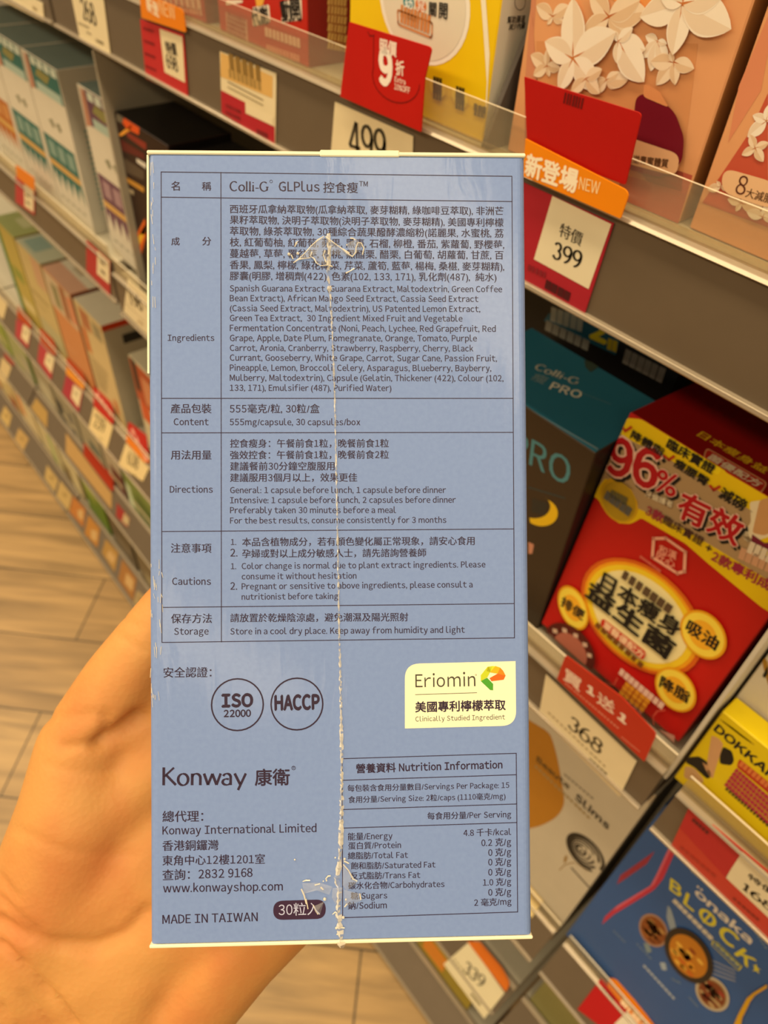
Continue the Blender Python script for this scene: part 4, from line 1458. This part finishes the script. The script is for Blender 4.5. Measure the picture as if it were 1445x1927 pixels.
def dish(c, a, b, plate, rim, food, bits):
    p.ell(ze(*c)[0], ze(*a)[0], ze(*b)[0], plate)
    p.up()
    def k(q, e):
        return (c[0] + (q[0] - c[0]) * e, c[1] + (q[1] - c[1]) * e)
    p.ell(ze(*c)[0], ze(*k(a, .86))[0], ze(*k(b, .86))[0], rim)
    p.up()
    p.ell(ze(*c)[0], ze(*k(a, .78))[0], ze(*k(b, .78))[0], food)
    p.up()
    rr = random.Random(3)
    for i in range(26):
        t, e = rr.uniform(0, 6.28), rr.uniform(0, .62)
        x = c[0] + e * ((a[0] - c[0]) * math.cos(t) + (b[0] - c[0]) * math.sin(t))
        y = c[1] + e * ((a[1] - c[1]) * math.cos(t) + (b[1] - c[1]) * math.sin(t))
        p.ell(ze(x, y)[0], ze(x + 28, y + 30)[0], ze(x + 9, y - 9)[0], rr.choice(bits))


dish((455, 875), (545, 1000), (545, 800), '#a8846a', '#8a4a20', '#8a4a1c', ['#b58a4c', '#a0602a', '#6d3410'])
dish((965, 1420), (1080, 1550), (1060, 1335), '#c0b49a', '#a88c62', '#7c3c1c', ['#a03a28', '#6a2a14', '#b89a6a'])
dish((760, 1090), (945, 1290), (870, 945), '#2a2018', '#2f2418', '#c07a1c', ['#e0982a', '#c8641a', '#8a3a10', '#e8b648'])
p.poly(ze(1445, 1360, 1340, 1425, 1300, 1480, 1230, 1620, 1215, 1700, 1150, 1700, 1190, 1600, 1270, 1450, 1330, 1400, 1445, 1330), '#d8a418')
p.build()

# --- third shelf, left bay, seen past the held box
def simple(name, label, x0, x1, z0, z1, y, d, front, side, top, marks=(), tmarks=(), smarks=(), group=None, cat='box'):
    o, f, s, t = carton(name, label, x0, x1, z0, z1, y, d, front, side, top, group, cat)
    w, h = x1 - x0, z1 - z0
    if marks:
        p = Print(f, o)
        for a, b, c, e, col in marks:
            p.world_poly([Vector((x0 + a * w, y, z0 + b * h)), Vector((x0 + c * w, y, z0 + b * h)), Vector((x0 + c * w, y, z0 + e * h)), Vector((x0 + a * w, y, z0 + e * h))], col)
            p.layer += 0.5
        p.build()
    if tmarks:
        p = Print(t, o, 'top_print')
        for a, b, c, e, col in tmarks:
            p.world_poly([Vector((x0 + a * w, y + b * d, z1)), Vector((x0 + c * w, y + b * d, z1)), Vector((x0 + c * w, y + e * d, z1)), Vector((x0 + a * w, y + e * d, z1))], col)
            p.layer += 0.5
        p.build()
    if smarks:
        p = Print(s, o, 'side_print')
        for a, b, c, e, col in smarks:
            p.world_poly([Vector((x1, y + a * d, z0 + b * h)), Vector((x1, y + c * d, z0 + b * h)), Vector((x1, y + c * d, z0 + e * h)), Vector((x1, y + a * d, z0 + e * h))], col)
            p.layer += 0.5
        p.build()
    return o


T3 = 0.716
YB = 0.246
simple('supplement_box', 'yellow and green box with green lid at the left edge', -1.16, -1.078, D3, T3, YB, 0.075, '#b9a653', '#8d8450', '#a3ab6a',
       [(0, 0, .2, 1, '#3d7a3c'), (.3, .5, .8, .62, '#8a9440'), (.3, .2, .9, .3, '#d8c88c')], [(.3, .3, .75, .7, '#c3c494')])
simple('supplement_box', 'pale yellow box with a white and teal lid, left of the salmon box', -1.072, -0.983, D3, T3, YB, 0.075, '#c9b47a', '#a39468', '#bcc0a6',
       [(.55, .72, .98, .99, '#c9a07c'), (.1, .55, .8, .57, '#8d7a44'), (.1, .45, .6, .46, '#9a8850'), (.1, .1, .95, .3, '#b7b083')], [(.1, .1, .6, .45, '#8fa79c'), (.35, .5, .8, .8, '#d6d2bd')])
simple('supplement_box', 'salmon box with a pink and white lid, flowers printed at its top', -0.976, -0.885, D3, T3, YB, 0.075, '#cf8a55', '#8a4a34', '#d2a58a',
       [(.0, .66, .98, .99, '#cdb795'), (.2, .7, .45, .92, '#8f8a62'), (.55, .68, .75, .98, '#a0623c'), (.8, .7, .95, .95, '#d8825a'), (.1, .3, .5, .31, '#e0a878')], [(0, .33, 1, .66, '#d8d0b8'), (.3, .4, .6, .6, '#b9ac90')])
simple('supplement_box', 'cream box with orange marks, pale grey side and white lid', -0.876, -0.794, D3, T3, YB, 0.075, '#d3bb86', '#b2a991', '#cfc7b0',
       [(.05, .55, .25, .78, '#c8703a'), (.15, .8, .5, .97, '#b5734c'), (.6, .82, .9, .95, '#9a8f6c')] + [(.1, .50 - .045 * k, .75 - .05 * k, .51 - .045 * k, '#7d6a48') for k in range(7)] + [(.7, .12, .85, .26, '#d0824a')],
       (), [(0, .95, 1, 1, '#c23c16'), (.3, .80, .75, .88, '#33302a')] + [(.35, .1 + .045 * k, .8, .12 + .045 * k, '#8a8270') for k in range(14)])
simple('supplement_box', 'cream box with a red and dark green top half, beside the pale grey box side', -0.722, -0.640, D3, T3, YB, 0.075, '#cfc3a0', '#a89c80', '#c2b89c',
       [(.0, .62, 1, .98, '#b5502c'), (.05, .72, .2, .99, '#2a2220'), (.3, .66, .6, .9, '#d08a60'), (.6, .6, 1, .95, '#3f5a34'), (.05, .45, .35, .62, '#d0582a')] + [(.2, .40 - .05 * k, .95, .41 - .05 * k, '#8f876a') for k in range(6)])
# fourth and bottom shelves: low packs and boxes
random.seed(11)


def lighter(h, k=1.3):  # raises pack colours to make up for shade on the low shelves
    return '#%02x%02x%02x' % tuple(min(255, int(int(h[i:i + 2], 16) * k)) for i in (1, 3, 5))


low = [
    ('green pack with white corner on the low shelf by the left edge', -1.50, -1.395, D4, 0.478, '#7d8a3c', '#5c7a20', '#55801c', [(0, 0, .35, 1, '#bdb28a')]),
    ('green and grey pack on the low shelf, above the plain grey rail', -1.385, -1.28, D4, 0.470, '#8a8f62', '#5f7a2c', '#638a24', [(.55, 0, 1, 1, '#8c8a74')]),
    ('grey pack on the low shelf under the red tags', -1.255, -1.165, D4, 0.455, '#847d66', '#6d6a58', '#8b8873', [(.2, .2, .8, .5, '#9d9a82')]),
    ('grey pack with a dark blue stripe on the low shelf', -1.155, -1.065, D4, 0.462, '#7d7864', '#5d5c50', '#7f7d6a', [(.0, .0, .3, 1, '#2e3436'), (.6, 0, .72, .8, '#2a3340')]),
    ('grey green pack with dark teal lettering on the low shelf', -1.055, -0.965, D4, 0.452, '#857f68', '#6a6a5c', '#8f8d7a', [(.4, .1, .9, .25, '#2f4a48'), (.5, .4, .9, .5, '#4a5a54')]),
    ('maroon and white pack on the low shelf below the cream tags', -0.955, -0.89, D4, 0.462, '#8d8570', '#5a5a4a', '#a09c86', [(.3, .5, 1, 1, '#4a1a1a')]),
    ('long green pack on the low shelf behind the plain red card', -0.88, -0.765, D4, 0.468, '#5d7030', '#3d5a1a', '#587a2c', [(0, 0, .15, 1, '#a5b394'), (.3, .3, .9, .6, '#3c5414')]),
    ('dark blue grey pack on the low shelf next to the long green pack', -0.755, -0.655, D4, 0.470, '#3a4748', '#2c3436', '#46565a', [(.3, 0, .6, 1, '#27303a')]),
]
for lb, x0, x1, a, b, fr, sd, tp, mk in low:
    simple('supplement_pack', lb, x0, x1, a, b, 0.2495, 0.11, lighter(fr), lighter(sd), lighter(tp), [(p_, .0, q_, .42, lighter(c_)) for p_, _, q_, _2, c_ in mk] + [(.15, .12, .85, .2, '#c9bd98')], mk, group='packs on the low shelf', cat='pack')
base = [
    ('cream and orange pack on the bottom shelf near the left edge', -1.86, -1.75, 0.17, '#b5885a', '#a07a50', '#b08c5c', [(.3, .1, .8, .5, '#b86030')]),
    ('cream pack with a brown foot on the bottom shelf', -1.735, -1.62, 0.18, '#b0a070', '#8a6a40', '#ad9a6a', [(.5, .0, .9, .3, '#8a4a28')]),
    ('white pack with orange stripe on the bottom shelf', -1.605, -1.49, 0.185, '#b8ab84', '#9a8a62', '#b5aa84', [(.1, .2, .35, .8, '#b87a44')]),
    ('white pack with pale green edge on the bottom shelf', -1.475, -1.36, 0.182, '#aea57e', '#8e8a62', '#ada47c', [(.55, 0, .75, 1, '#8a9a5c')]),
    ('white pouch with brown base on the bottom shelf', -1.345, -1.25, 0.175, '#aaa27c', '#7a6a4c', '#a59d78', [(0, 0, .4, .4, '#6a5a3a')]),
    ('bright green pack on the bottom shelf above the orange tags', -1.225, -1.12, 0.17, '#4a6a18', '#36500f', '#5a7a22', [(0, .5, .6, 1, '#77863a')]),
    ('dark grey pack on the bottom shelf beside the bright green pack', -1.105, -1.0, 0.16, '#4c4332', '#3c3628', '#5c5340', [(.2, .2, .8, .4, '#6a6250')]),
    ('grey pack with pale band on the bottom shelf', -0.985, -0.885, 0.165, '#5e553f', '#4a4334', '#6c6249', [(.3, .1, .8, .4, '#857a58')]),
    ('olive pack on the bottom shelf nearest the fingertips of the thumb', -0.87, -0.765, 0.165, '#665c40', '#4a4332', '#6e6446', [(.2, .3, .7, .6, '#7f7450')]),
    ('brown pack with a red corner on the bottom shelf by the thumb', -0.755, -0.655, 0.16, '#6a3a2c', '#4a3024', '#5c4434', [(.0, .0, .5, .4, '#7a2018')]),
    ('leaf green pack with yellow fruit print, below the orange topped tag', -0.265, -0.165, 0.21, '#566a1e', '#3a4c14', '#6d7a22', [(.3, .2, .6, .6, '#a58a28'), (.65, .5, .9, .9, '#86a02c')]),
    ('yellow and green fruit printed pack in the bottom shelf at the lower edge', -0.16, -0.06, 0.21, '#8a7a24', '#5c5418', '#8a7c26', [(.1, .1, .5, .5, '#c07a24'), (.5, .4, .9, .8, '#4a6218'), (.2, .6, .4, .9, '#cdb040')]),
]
for lb, x0, x1, b, fr, sd, tp, mk in base:
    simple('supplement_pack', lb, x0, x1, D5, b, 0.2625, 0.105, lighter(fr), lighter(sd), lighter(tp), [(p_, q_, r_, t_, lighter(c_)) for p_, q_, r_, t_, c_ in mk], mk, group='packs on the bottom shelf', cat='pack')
simple('supplement_box', 'pale green box on the low shelf under the blue box, at the lower edge', -0.012, 0.09, D4, 0.50, 0.2495, 0.08, '#8d8a50', '#6a6840', '#96925a', [(.1, .5, .9, .9, '#a39f6a')], [(.2, .2, .8, .6, '#aaa670')])
simple('supplement_box', 'brown and red box on the low shelf above the orange topped tag', -0.215, -0.115, D4, 0.47, 0.290, 0.08, '#6d4a3c', '#54403a', '#70564a', [(.1, .5, .9, .9, '#7a3a30')], [(.2, .1, .8, .5, '#8a5a4a')])

# ------------------------------------------------------------------ price tags in the rails and promotion cards in front of the fences
def rail_surf(bay, lev):
    o_, n_ = RAILS[(bay, lev)]
    return Surf(o_ + Vector((0, 0.001, 0)), n_)


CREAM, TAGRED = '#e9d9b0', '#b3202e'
TG = 'price tags in the shelf rails'


def price_tag(label, bay, lev, q, col=CREAM, off=0.0008):
    return card('price_tag', label, rail_surf(bay, lev), q, col, off, group=TG)


# top rail
o, f = price_tag('cream price tag reading 268, at the upper left', 'middle', 1, z1(485, -20, 700, -10, 750, 385, 545, 275))
p = Print(f, o)
nib_text(p, '268', *z1(568, 128, 660, 175), '#57503f', 0.012, 1.15)
p.bars(*z1(535, 165, 610, 200), 0.0016, 6, '#9a8c6a')
p.bars(*z1(590, 225, 625, 245), 0.0014, 3, '#9a8c6a')
p.bars(*z1(655, 285, 708, 312), 0.0022, 4, '#857755')
p.build()
o, f = price_tag('red price tag with a white panel reading 698, under the orange card', 'middle', 1, z1(950, 130, 1245, 235, 1276, 680, 990, 532), '#c0262a')
p = Print(f, o)
p.poly(z1(1083, 195, 1238, 250, 1257, 562, 1118, 490), CREAM)
p.up()
p.text('特價', *z1(1132, 355, 1205, 375), '#3c352a', bold=0.03)
nib_text(p, '698', *z1(1138, 455, 1212, 488), '#3c352a', 0.012, 1.05)
for k in range(4):
    p.bars(*z1(975 + 5 * k, 200 + 85 * k, 1050 + 5 * k, 225 + 88 * k), 0.0014, 5, '#7a1a20')
p.build()
o, f = price_tag('half cream and half red price tag under the red box', 'middle', 1, z2(230, 350, 612, 500, 604, 992, 242, 770))
p = Print(f, o)
p.poly(z2(236, 355, 590, 520, 588, 668, 236, 520), '#dfb368')
p.poly(z2(238, 612, 402, 695, 405, 770, 603, 862, 604, 990, 242, 768), TAGRED)
p.up()
p.bars(*z2(300, 470, 525, 565), 0.0075, 5, '#8d6f38', 0.2)
p.bars(*z2(295, 525, 520, 622), 0.004, 8, '#a8884c', 0.25)
p.line(z2(285, 555, 525, 680), 0.0005, '#6f5c38')
p.line(z2(285, 590, 525, 715), 0.0005, '#8a774c')
p.poly(z2(408, 705, 595, 790, 592, 855, 410, 768), '#ecdcb4')
for k in range(3):
    p.bars(*z2(275, 730 + 45 * k, 380, 780 + 45 * k), 0.002, 6, '#7a1a20')
p.bars(*z2(485, 910, 565, 945), 0.0025, 5, '#701820')
p.build()
o, f = price_tag('cream price tag reading 499, half hidden by the top of the held box', 'middle', 1, zk(230, 38, 712, 252, 700, 520, 200, 420))
p = Print(f, o)
nib_text(p, '499', *zk(320, 365, 545, 440), '#4a4334', 0.006, 1.15)
p.build()
o, f = price_tag('red price tag with a cream panel reading 399, right of the held box', 'middle', 1, z4(40, 100, 597, 352, 435, 852, -60, 610), '#ab1f30')
p = Print(f, o)
p.poly(z4(262, 200, 585, 355, 460, 712, 160, 548), '#e7dcbb')
p.up()
p.text('特價', *z4(297, 412, 418, 472), '#3c362c', bold=0.012)
nib_text(p, '399', *z4(262, 538, 412, 600), '#2c2822', 0.008, 0.95)
p.bars(*z4(125, 605, 230, 655), 0.0022, 5, '#86202c')
p.bars(*z4(218, 705, 355, 782), 0.0036, 4, '#4c141c', 0.1)
p.build()
o, f = price_tag('cream price tag in the shelf end at the upper left corner', 'left', 1, zu(-120, -420, 770, 60, 800, 400, -60, -40))
p = Print(f, o)
p.bars(*zu(600, 165, 690, 220), 0.0022, 3, '#9a8250')
p.build()

# promotion cards standing in front of the top fence
FR = Surf((0, 0.2185, 1.1), (0, -1, 0))
o, f = card('promotion_card', 'orange card with white characters at the upper left, over the red 698 tag', FR, rounded(z1(945, -60, 1240, 65, 1262, 222, 960, 120), [0, 9, 4, 0]), '#e8820a', 0.0, 0.0006, 'promotion cards', 'promotion card')
p = Print(f, o)
p.text('新登', *z1(1000, 65, 1082, 112), '#fbe3c0', bold=0.03)
p.text('NEW', *z1(1090, 100, 1195, 135), '#f7c88c', bold=0.012)
p.build()
o, f = card('promotion_card', 'red 9 off card with white lettering in front of the yellow box', FR, rounded(zr(75, 50, 780, 268, 715, 540, 685, 985, 0, 685), [2, 9, 0, 0, 0]), '#bd0e06', 0.0022, 0.0006, 'promotion cards', 'promotion card')
p = Print(f, o)
arcp = [zr(285, 165)[0]] + [zr(475 + 200 * math.cos(math.radians(a)), 535 + 200 * math.sin(math.radians(a)) + 0.20 * 200 * math.cos(math.radians(a)))[0] for a in range(195, 0, -12)]
p.line(arcp, 0.0004, '#7a0f0c')
p.line(zr(235, 135, 255, 170, 290, 165), 0.0004, '#7a0f0c')
p.text('照價', *zr(335, 300, 478, 340), '#f4ddd0', bold=0.03, sy=1.0)
p.text('9', *zr(340, 565, 435, 590), '#fbeee2', bold=0.05, sy=0.98, res=4)
p.text('折', *zr(475, 490, 545, 500), '#f4ddd0', bold=0.03, sy=1.0)
p.text('Extra', *zr(465, 555, 555, 585), '#f4d6c8', bold=0.03, sy=0.9)
p.text('10%OFF', *zr(462, 620, 592, 660), '#f4d6c8', bold=0.03, sy=1.0)
p.build()
o, f = card('promotion_card', 'plain red card standing before the peach box, above the orange card', FR, rounded(z4(106, -453, 750, -253, 660, 140, 122, -60), [0, 9, 4, 0]), '#b00a06', 0.0006, 0.0006, 'promotion cards', 'promotion card')
p = Print(f, o)
p.bars(*z3(697, 376, 770, 400), 0.0032, 7, '#6a0c0c')
p.build()
o, f = card('promotion_card', 'orange card with large white characters and NEW, above the 399 tag', FR, rounded(z4(112, -113, 684, 178, 634, 326, 100, 92), [0, 14, 3, 0]), '#ee8a06', 0.0024, 0.0006, 'promotion cards', 'promotion card')
p = Print(f, o)
p.text('新登場', *z4(110, 75, 388, 175), '#fdecd0', bold=0.035, sy=1.0)
p.text('NEW', *z4(405, 162, 515, 192), '#fbd79c', bold=0.012, sy=1.2)
p.line(z4(120, 75, 160, 112, 235, 105), 0.0003, '#b8650c')
p.build()

# second rail
o, f = price_tag('red price tag with cream panel under the small orange card at left', 'left', 2, zl(150, 1040, 335, 1180, 335, 1420, 150, 1290), '#b8303a')
p = Print(f, o)
p.poly(zl(232, 1112, 326, 1182, 326, 1392, 240, 1330), CREAM)
p.up()
p.bars(*zl(255, 1230, 300, 1260), 0.003, 2, '#6a5c48')
p.bars(*zl(258, 1300, 303, 1330), 0.003, 3, '#6a5c48')
p.build()
card('promotion_card', 'small orange card clipped above the red tag under the teal packs', Surf(rail_surf('left', 2).o - Vector((0, 0.001, 0)), (0, -1, 0)), rounded(zl(150, 928, 330, 1060, 335, 1185, 165, 1052), 3), '#e8821a', 0.0022, 0.0006, 'promotion cards', 'promotion card')
o, f = price_tag('red price tag with cream panel ending the left shelf, near the held box', 'left', 2, zm(838, 268, 1065, 480, 1068, 805, 838, 565), '#b3242e')
p = Print(f, o)
p.poly(zm(945, 368, 1060, 480, 1063, 698, 942, 592), CREAM)
p.up()
p.bars(*zm(980, 490, 1025, 530), 0.004, 2, '#6a5c48')
p.bars(*zm(985, 580, 1030, 620), 0.004, 2, '#6a5c48')
p.build()
o, f = price_tag('cream price tag beside the left edge of the held box', 'middle', 2, zm(1240, 648, 1480, 850, 1480, 1240, 1200, 962))
p = Print(f, o)
nib_text(p, '198', *zm(1270, 880, 1390, 960), '#6a5a3c', 0.02, 1.0)
p.line(zm(1225, 880, 1400, 1060), 0.0007, '#a58c5c')
p.bars(*zm(1340, 1060, 1400, 1110), 0.0025, 3, '#a08450')
p.build()
o, f = price_tag('cream price tag reading 368 under the red gift card', 'middle', 2, z6(225, 640, 722, 1118, 628, 1312, 186, 862))
p = Print(f, o)
nib_text(p, '368', *z6(345, 925, 520, 1080), '#6a6048', 0.006, 1.05)
p.bars(*z6(235, 850, 560, 1160), 0.0016, 14, '#b3a078')
p.bars(*z6(460, 1110, 560, 1200), 0.0028, 5, '#8a7c5c', 0.15)
p.build()
FR2 = Surf((0, 0.2185, 0.88), (0, -1, 0))
o, f = card('promotion_card', 'red card with white characters standing in front of the large red box', FR2, rounded(z6(332, 535, 640, 765, 832, 968, 765, 1120, 285, 665), [5, 0, 8, 2, 0]), '#c0301a', 0.0, 0.0006, 'promotion cards', 'promotion card')
p = Print(f, o)
p.text('買', *z6(322, 660, 412, 730), '#f2d2bc', bold=0.03, sy=0.9)
p.text('1', *z6(452, 735, 488, 760), '#f6dcc8', bold=0.07, sy=0.8, res=3)
p.text('送', *z6(505, 790, 598, 855), '#f2d2bc', bold=0.02, sy=0.9)
p.text('1', *z6(622, 880, 660, 912), '#f6dcc8', bold=0.07, sy=0.8, res=3)
p.bars(*z6(330, 690, 630, 945), 0.0012, 18, '#e09078')
p.bars(*z6(640, 985, 745, 1070), 0.0008, 8, '#e09078')
p.build()
o, f = price_tag('red price tag with a cream panel reading 168, in the right bay', 'right', 2, z7(1015, 340, 1600, 830, 1580, 1190, 905, 575), '#bf3a2c')
p = Print(f, o)
p.poly(z7(1015, 340, 1300, 585, 1215, 735, 960, 460), '#b52a2c')
p.poly(z7(1305, 592, 1560, 810, 1480, 985, 1212, 732), '#e2d4b0')
p.up()
p.text('特價', *z7(1335, 732, 1480, 840), '#4a4234', bold=0.02, sy=0.75)
nib_text(p, '168', *z7(1300, 790, 1465, 925), '#3c352a', 0.008, 0.72)
p.bars(*z7(1025, 420, 1115, 500), 0.003, 5, '#6a1c20', 0.15)
p.bars(*z7(1250, 850, 1400, 980), 0.0022, 6, '#8a2c22', 0.25)
p.bars(*z7(960, 570, 1160, 740), 0.0026, 7, '#a83428', 0.25)
p.build()

# third rail
for k, (lb, tg, wp, col, cd, cdl) in enumerate((
    ('small red price tag farthest left of three with cream panels', (158, 0, 300, 95, 270, 290, 148, 168), (228, 50, 298, 105, 270, 250, 205, 178), '#a83a3e', (165, -140, 300, 10, 300, 105, 165, -10), 'dull orange card above the farthest left of three small red tags'),
    ('small red price tag in the middle of three with cream panels', (385, 205, 530, 375, 495, 595, 362, 410), (455, 325, 530, 385, 500, 532, 430, 430), '#a8383c', (385, 80, 510, 200, 545, 290, 535, 370, 388, 215), 'dull orange card above the middle of three small red tags'),
    ('small red price tag nearest of three with cream panels', (640, 545, 805, 695, 765, 910, 605, 720), (715, 635, 795, 705, 762, 862, 690, 760), '#a0303c', (648, 365, 800, 520, 832, 610, 812, 695, 640, 535), 'red and orange card above the nearest of three small red tags'))):
    o, f = price_tag(lb, 'left', 3, zn(*tg), col)
    p = Print(f, o)
    p.poly(zn(*wp), '#d6c397')
    p.up()
    cx, cy = sum(wp[0::2]) / 4, sum(wp[1::2]) / 4
    p.bars(*zn(cx - 16, cy - 14, cx + 16, cy + 14), 0.004, 3, '#8d7c58')
    p.build()
    o, f = card('promotion_card', cdl, Surf(rail_surf('left', 3).o, rail_surf('left', 3).n), rounded(zn(*cd), 4), '#a8401a', 0.003, 0.0006, 'promotion cards', 'promotion card')
    if k == 2:
        p = Print(f, o)
        p.poly(zn(648, 462, 820, 640, 812, 694, 640, 534), '#d8892a')
        p.build()
for lb, tg, cd, cdl, nm in (('cream price tag under the red card below the cream box', (912, 845, 1100, 1030, 1030, 1290, 860, 1060), (905, 650, 1080, 815, 1108, 960, 1092, 1032, 908, 850), 'red card with pale characters on the rail below the cream box', '239'),
                            ('cream price tag close beside the held box, under red and orange card', (1222, 1205, 1450, 1440, 1385, 1580, 1150, 1420), (1245, 995, 1420, 1130, 1450, 1400, 1400, 1395, 1225, 1195), 'red and orange card close beside the held box', '538')):
    o, f = price_tag(lb, 'left', 3, zn(*tg), '#dcc38c')
    p = Print(f, o)
    cx, cy = (tg[0] + tg[2] + tg[4] + tg[6]) / 4 - 20, (tg[1] + tg[3] + tg[5] + tg[7]) / 4 - 20
    nib_text(p, nm.replace('5', '6'), *zn(cx - 45, cy + 5, cx + 55, cy + 75), '#6d5f40', 0.012, 1.2)
    p.bars(*zn(cx + 10, cy + 120, cx + 45, cy + 155), 0.002, 3, '#9a8856')
    p.build()
    o, f = card('promotion_card', cdl, Surf(rail_surf('left', 3).o, rail_surf('left', 3).n), rounded(zn(*cd), 3), '#b3241c', 0.003, 0.0006, 'promotion cards', 'promotion card')
    p = Print(f, o)
    if nm == '538':
        p.poly(zn(1232, 1120, 1440, 1330, 1440, 1400, 1400, 1393, 1225, 1193), '#dd7a22')
        p.up()
    p.bars(*zn(cd[0] + 25, cd[1] + 90, cd[4] - 20, cd[5] + 10), 0.006, 4, '#dd9a84', 0.2)
    p.build()
price_tag('cream price tag at the left edge, on the rail beneath the red card', 'far', 3, zm(-60, 740, 75, 870, 30, 1040, -60, 950), '#cdb686')
o, f = price_tag('red price tag under the blue box, at the bottom edge of the picture', 'right', 3, z7(527, 1288, 900, 1600, 800, 1760, 398, 1458), '#b3181c')
p = Print(f, o)
p.poly(z7(700, 1440, 800, 1540, 640, 1600, 600, 1540), '#ded2b8')
p.up()
p.bars(*z7(525, 1350, 590, 1420), 0.004, 4, '#5a1014', 0.15)
p.build()
o, f = card('promotion_card', 'orange card with pale characters at the bottom edge, below the blue box', rail_surf('right', 3), rounded(z7(572, 1285, 630, 1300, 830, 1560, 780, 1600, 562, 1330), [4, 4, 0, 0, 4]), '#e07c10', 0.003, 0.0006, 'promotion cards', 'promotion card')
p = Print(f, o)
p.text('新登場', *z7(632, 1418, 800, 1600), '#f8dcb4', bold=0.03, sy=0.9)
p.build()
o, f = price_tag('cream tag corner showing past the lower right edge of the held box', 'middle', 3, zoom(1000, 1640, 6.713)(-200, -10, 20, 215, 145, 375, 0, 590, -250, 300), '#dfc88e')

# fourth rail
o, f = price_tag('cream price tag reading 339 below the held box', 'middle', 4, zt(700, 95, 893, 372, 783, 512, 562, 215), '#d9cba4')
p = Print(f, o)
nib_text(p, '339', *zt(665, 250, 770, 345), '#4f4838', 0.006, 1.0)
p.bars(*zt(615, 190, 690, 285), 0.0022, 5, '#a3956e')
p.bars(*zt(708, 380, 760, 445), 0.003, 4, '#7d7050', 0.15)
p.build()
card('promotion_card', 'orange card with a red end above the 339 tag', rail_surf('middle', 4), rounded(zt(690, 90, 760, 95, 880, 235, 925, 320, 900, 368), [0, 0, 6, 8, 4]), '#cc6a1c', 0.003, 0.0006, 'promotion cards', 'promotion card')
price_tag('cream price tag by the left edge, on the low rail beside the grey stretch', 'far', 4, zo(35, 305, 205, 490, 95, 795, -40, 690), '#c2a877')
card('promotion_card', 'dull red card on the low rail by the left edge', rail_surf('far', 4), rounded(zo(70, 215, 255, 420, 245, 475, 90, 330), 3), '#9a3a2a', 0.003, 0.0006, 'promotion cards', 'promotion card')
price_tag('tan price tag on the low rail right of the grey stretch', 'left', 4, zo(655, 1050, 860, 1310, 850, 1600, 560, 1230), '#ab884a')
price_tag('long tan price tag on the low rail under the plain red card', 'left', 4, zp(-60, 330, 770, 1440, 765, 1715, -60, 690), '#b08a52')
card('promotion_card', 'long plain red card on the low rail at left', rail_surf('left', 4), rounded(zp(262, 500, 330, 540, 795, 1120, 805, 1390, 765, 1385, 262, 735), 3), '#a02c0a', 0.003, 0.0006, 'promotion cards', 'promotion card')
o, f = price_tag('small red price tag on the low rail close to the held box', 'left', 4, zp(865, 1600, 1100, 1890, 1060, 2050, 850, 1850), '#933028')
p = Print(f, o)
p.poly(zp(1000, 1780, 1095, 1890, 1070, 2030, 960, 1930), '#b09a70')
p.build()

# bottom rail: a row of cream and orange tags
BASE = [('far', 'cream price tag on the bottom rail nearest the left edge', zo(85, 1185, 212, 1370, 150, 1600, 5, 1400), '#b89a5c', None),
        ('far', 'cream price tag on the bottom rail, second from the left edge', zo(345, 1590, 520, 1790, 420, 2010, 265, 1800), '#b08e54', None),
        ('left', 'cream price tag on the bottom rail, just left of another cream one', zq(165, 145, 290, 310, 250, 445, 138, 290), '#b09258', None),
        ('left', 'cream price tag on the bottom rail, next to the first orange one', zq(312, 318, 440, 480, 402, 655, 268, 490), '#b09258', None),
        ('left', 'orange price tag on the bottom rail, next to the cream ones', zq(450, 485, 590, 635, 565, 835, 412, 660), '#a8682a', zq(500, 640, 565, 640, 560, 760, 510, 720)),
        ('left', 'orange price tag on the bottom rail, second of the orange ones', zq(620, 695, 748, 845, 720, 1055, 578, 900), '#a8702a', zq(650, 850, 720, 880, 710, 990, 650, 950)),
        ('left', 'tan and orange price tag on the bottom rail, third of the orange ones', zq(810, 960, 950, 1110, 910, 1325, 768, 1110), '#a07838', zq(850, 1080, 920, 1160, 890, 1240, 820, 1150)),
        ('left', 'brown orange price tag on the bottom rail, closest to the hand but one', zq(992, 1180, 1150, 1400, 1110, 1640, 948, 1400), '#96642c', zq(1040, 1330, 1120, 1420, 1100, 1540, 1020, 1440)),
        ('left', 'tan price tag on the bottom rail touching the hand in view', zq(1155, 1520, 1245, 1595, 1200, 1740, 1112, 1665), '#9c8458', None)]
for bay, lb, q, col, inner in BASE:
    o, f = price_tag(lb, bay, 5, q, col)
    p = Print(f, o)
    if inner:
        p.poly(inner, '#b8925a')
    else:
        cx, cy = sum(v[0] for v in q) / 4, sum(v[1] for v in q) / 4
        p.bars((cx - 3, cy - 3), (cx + 3, cy + 4), 0.006, 3, '#8a6f3c')
    p.build()
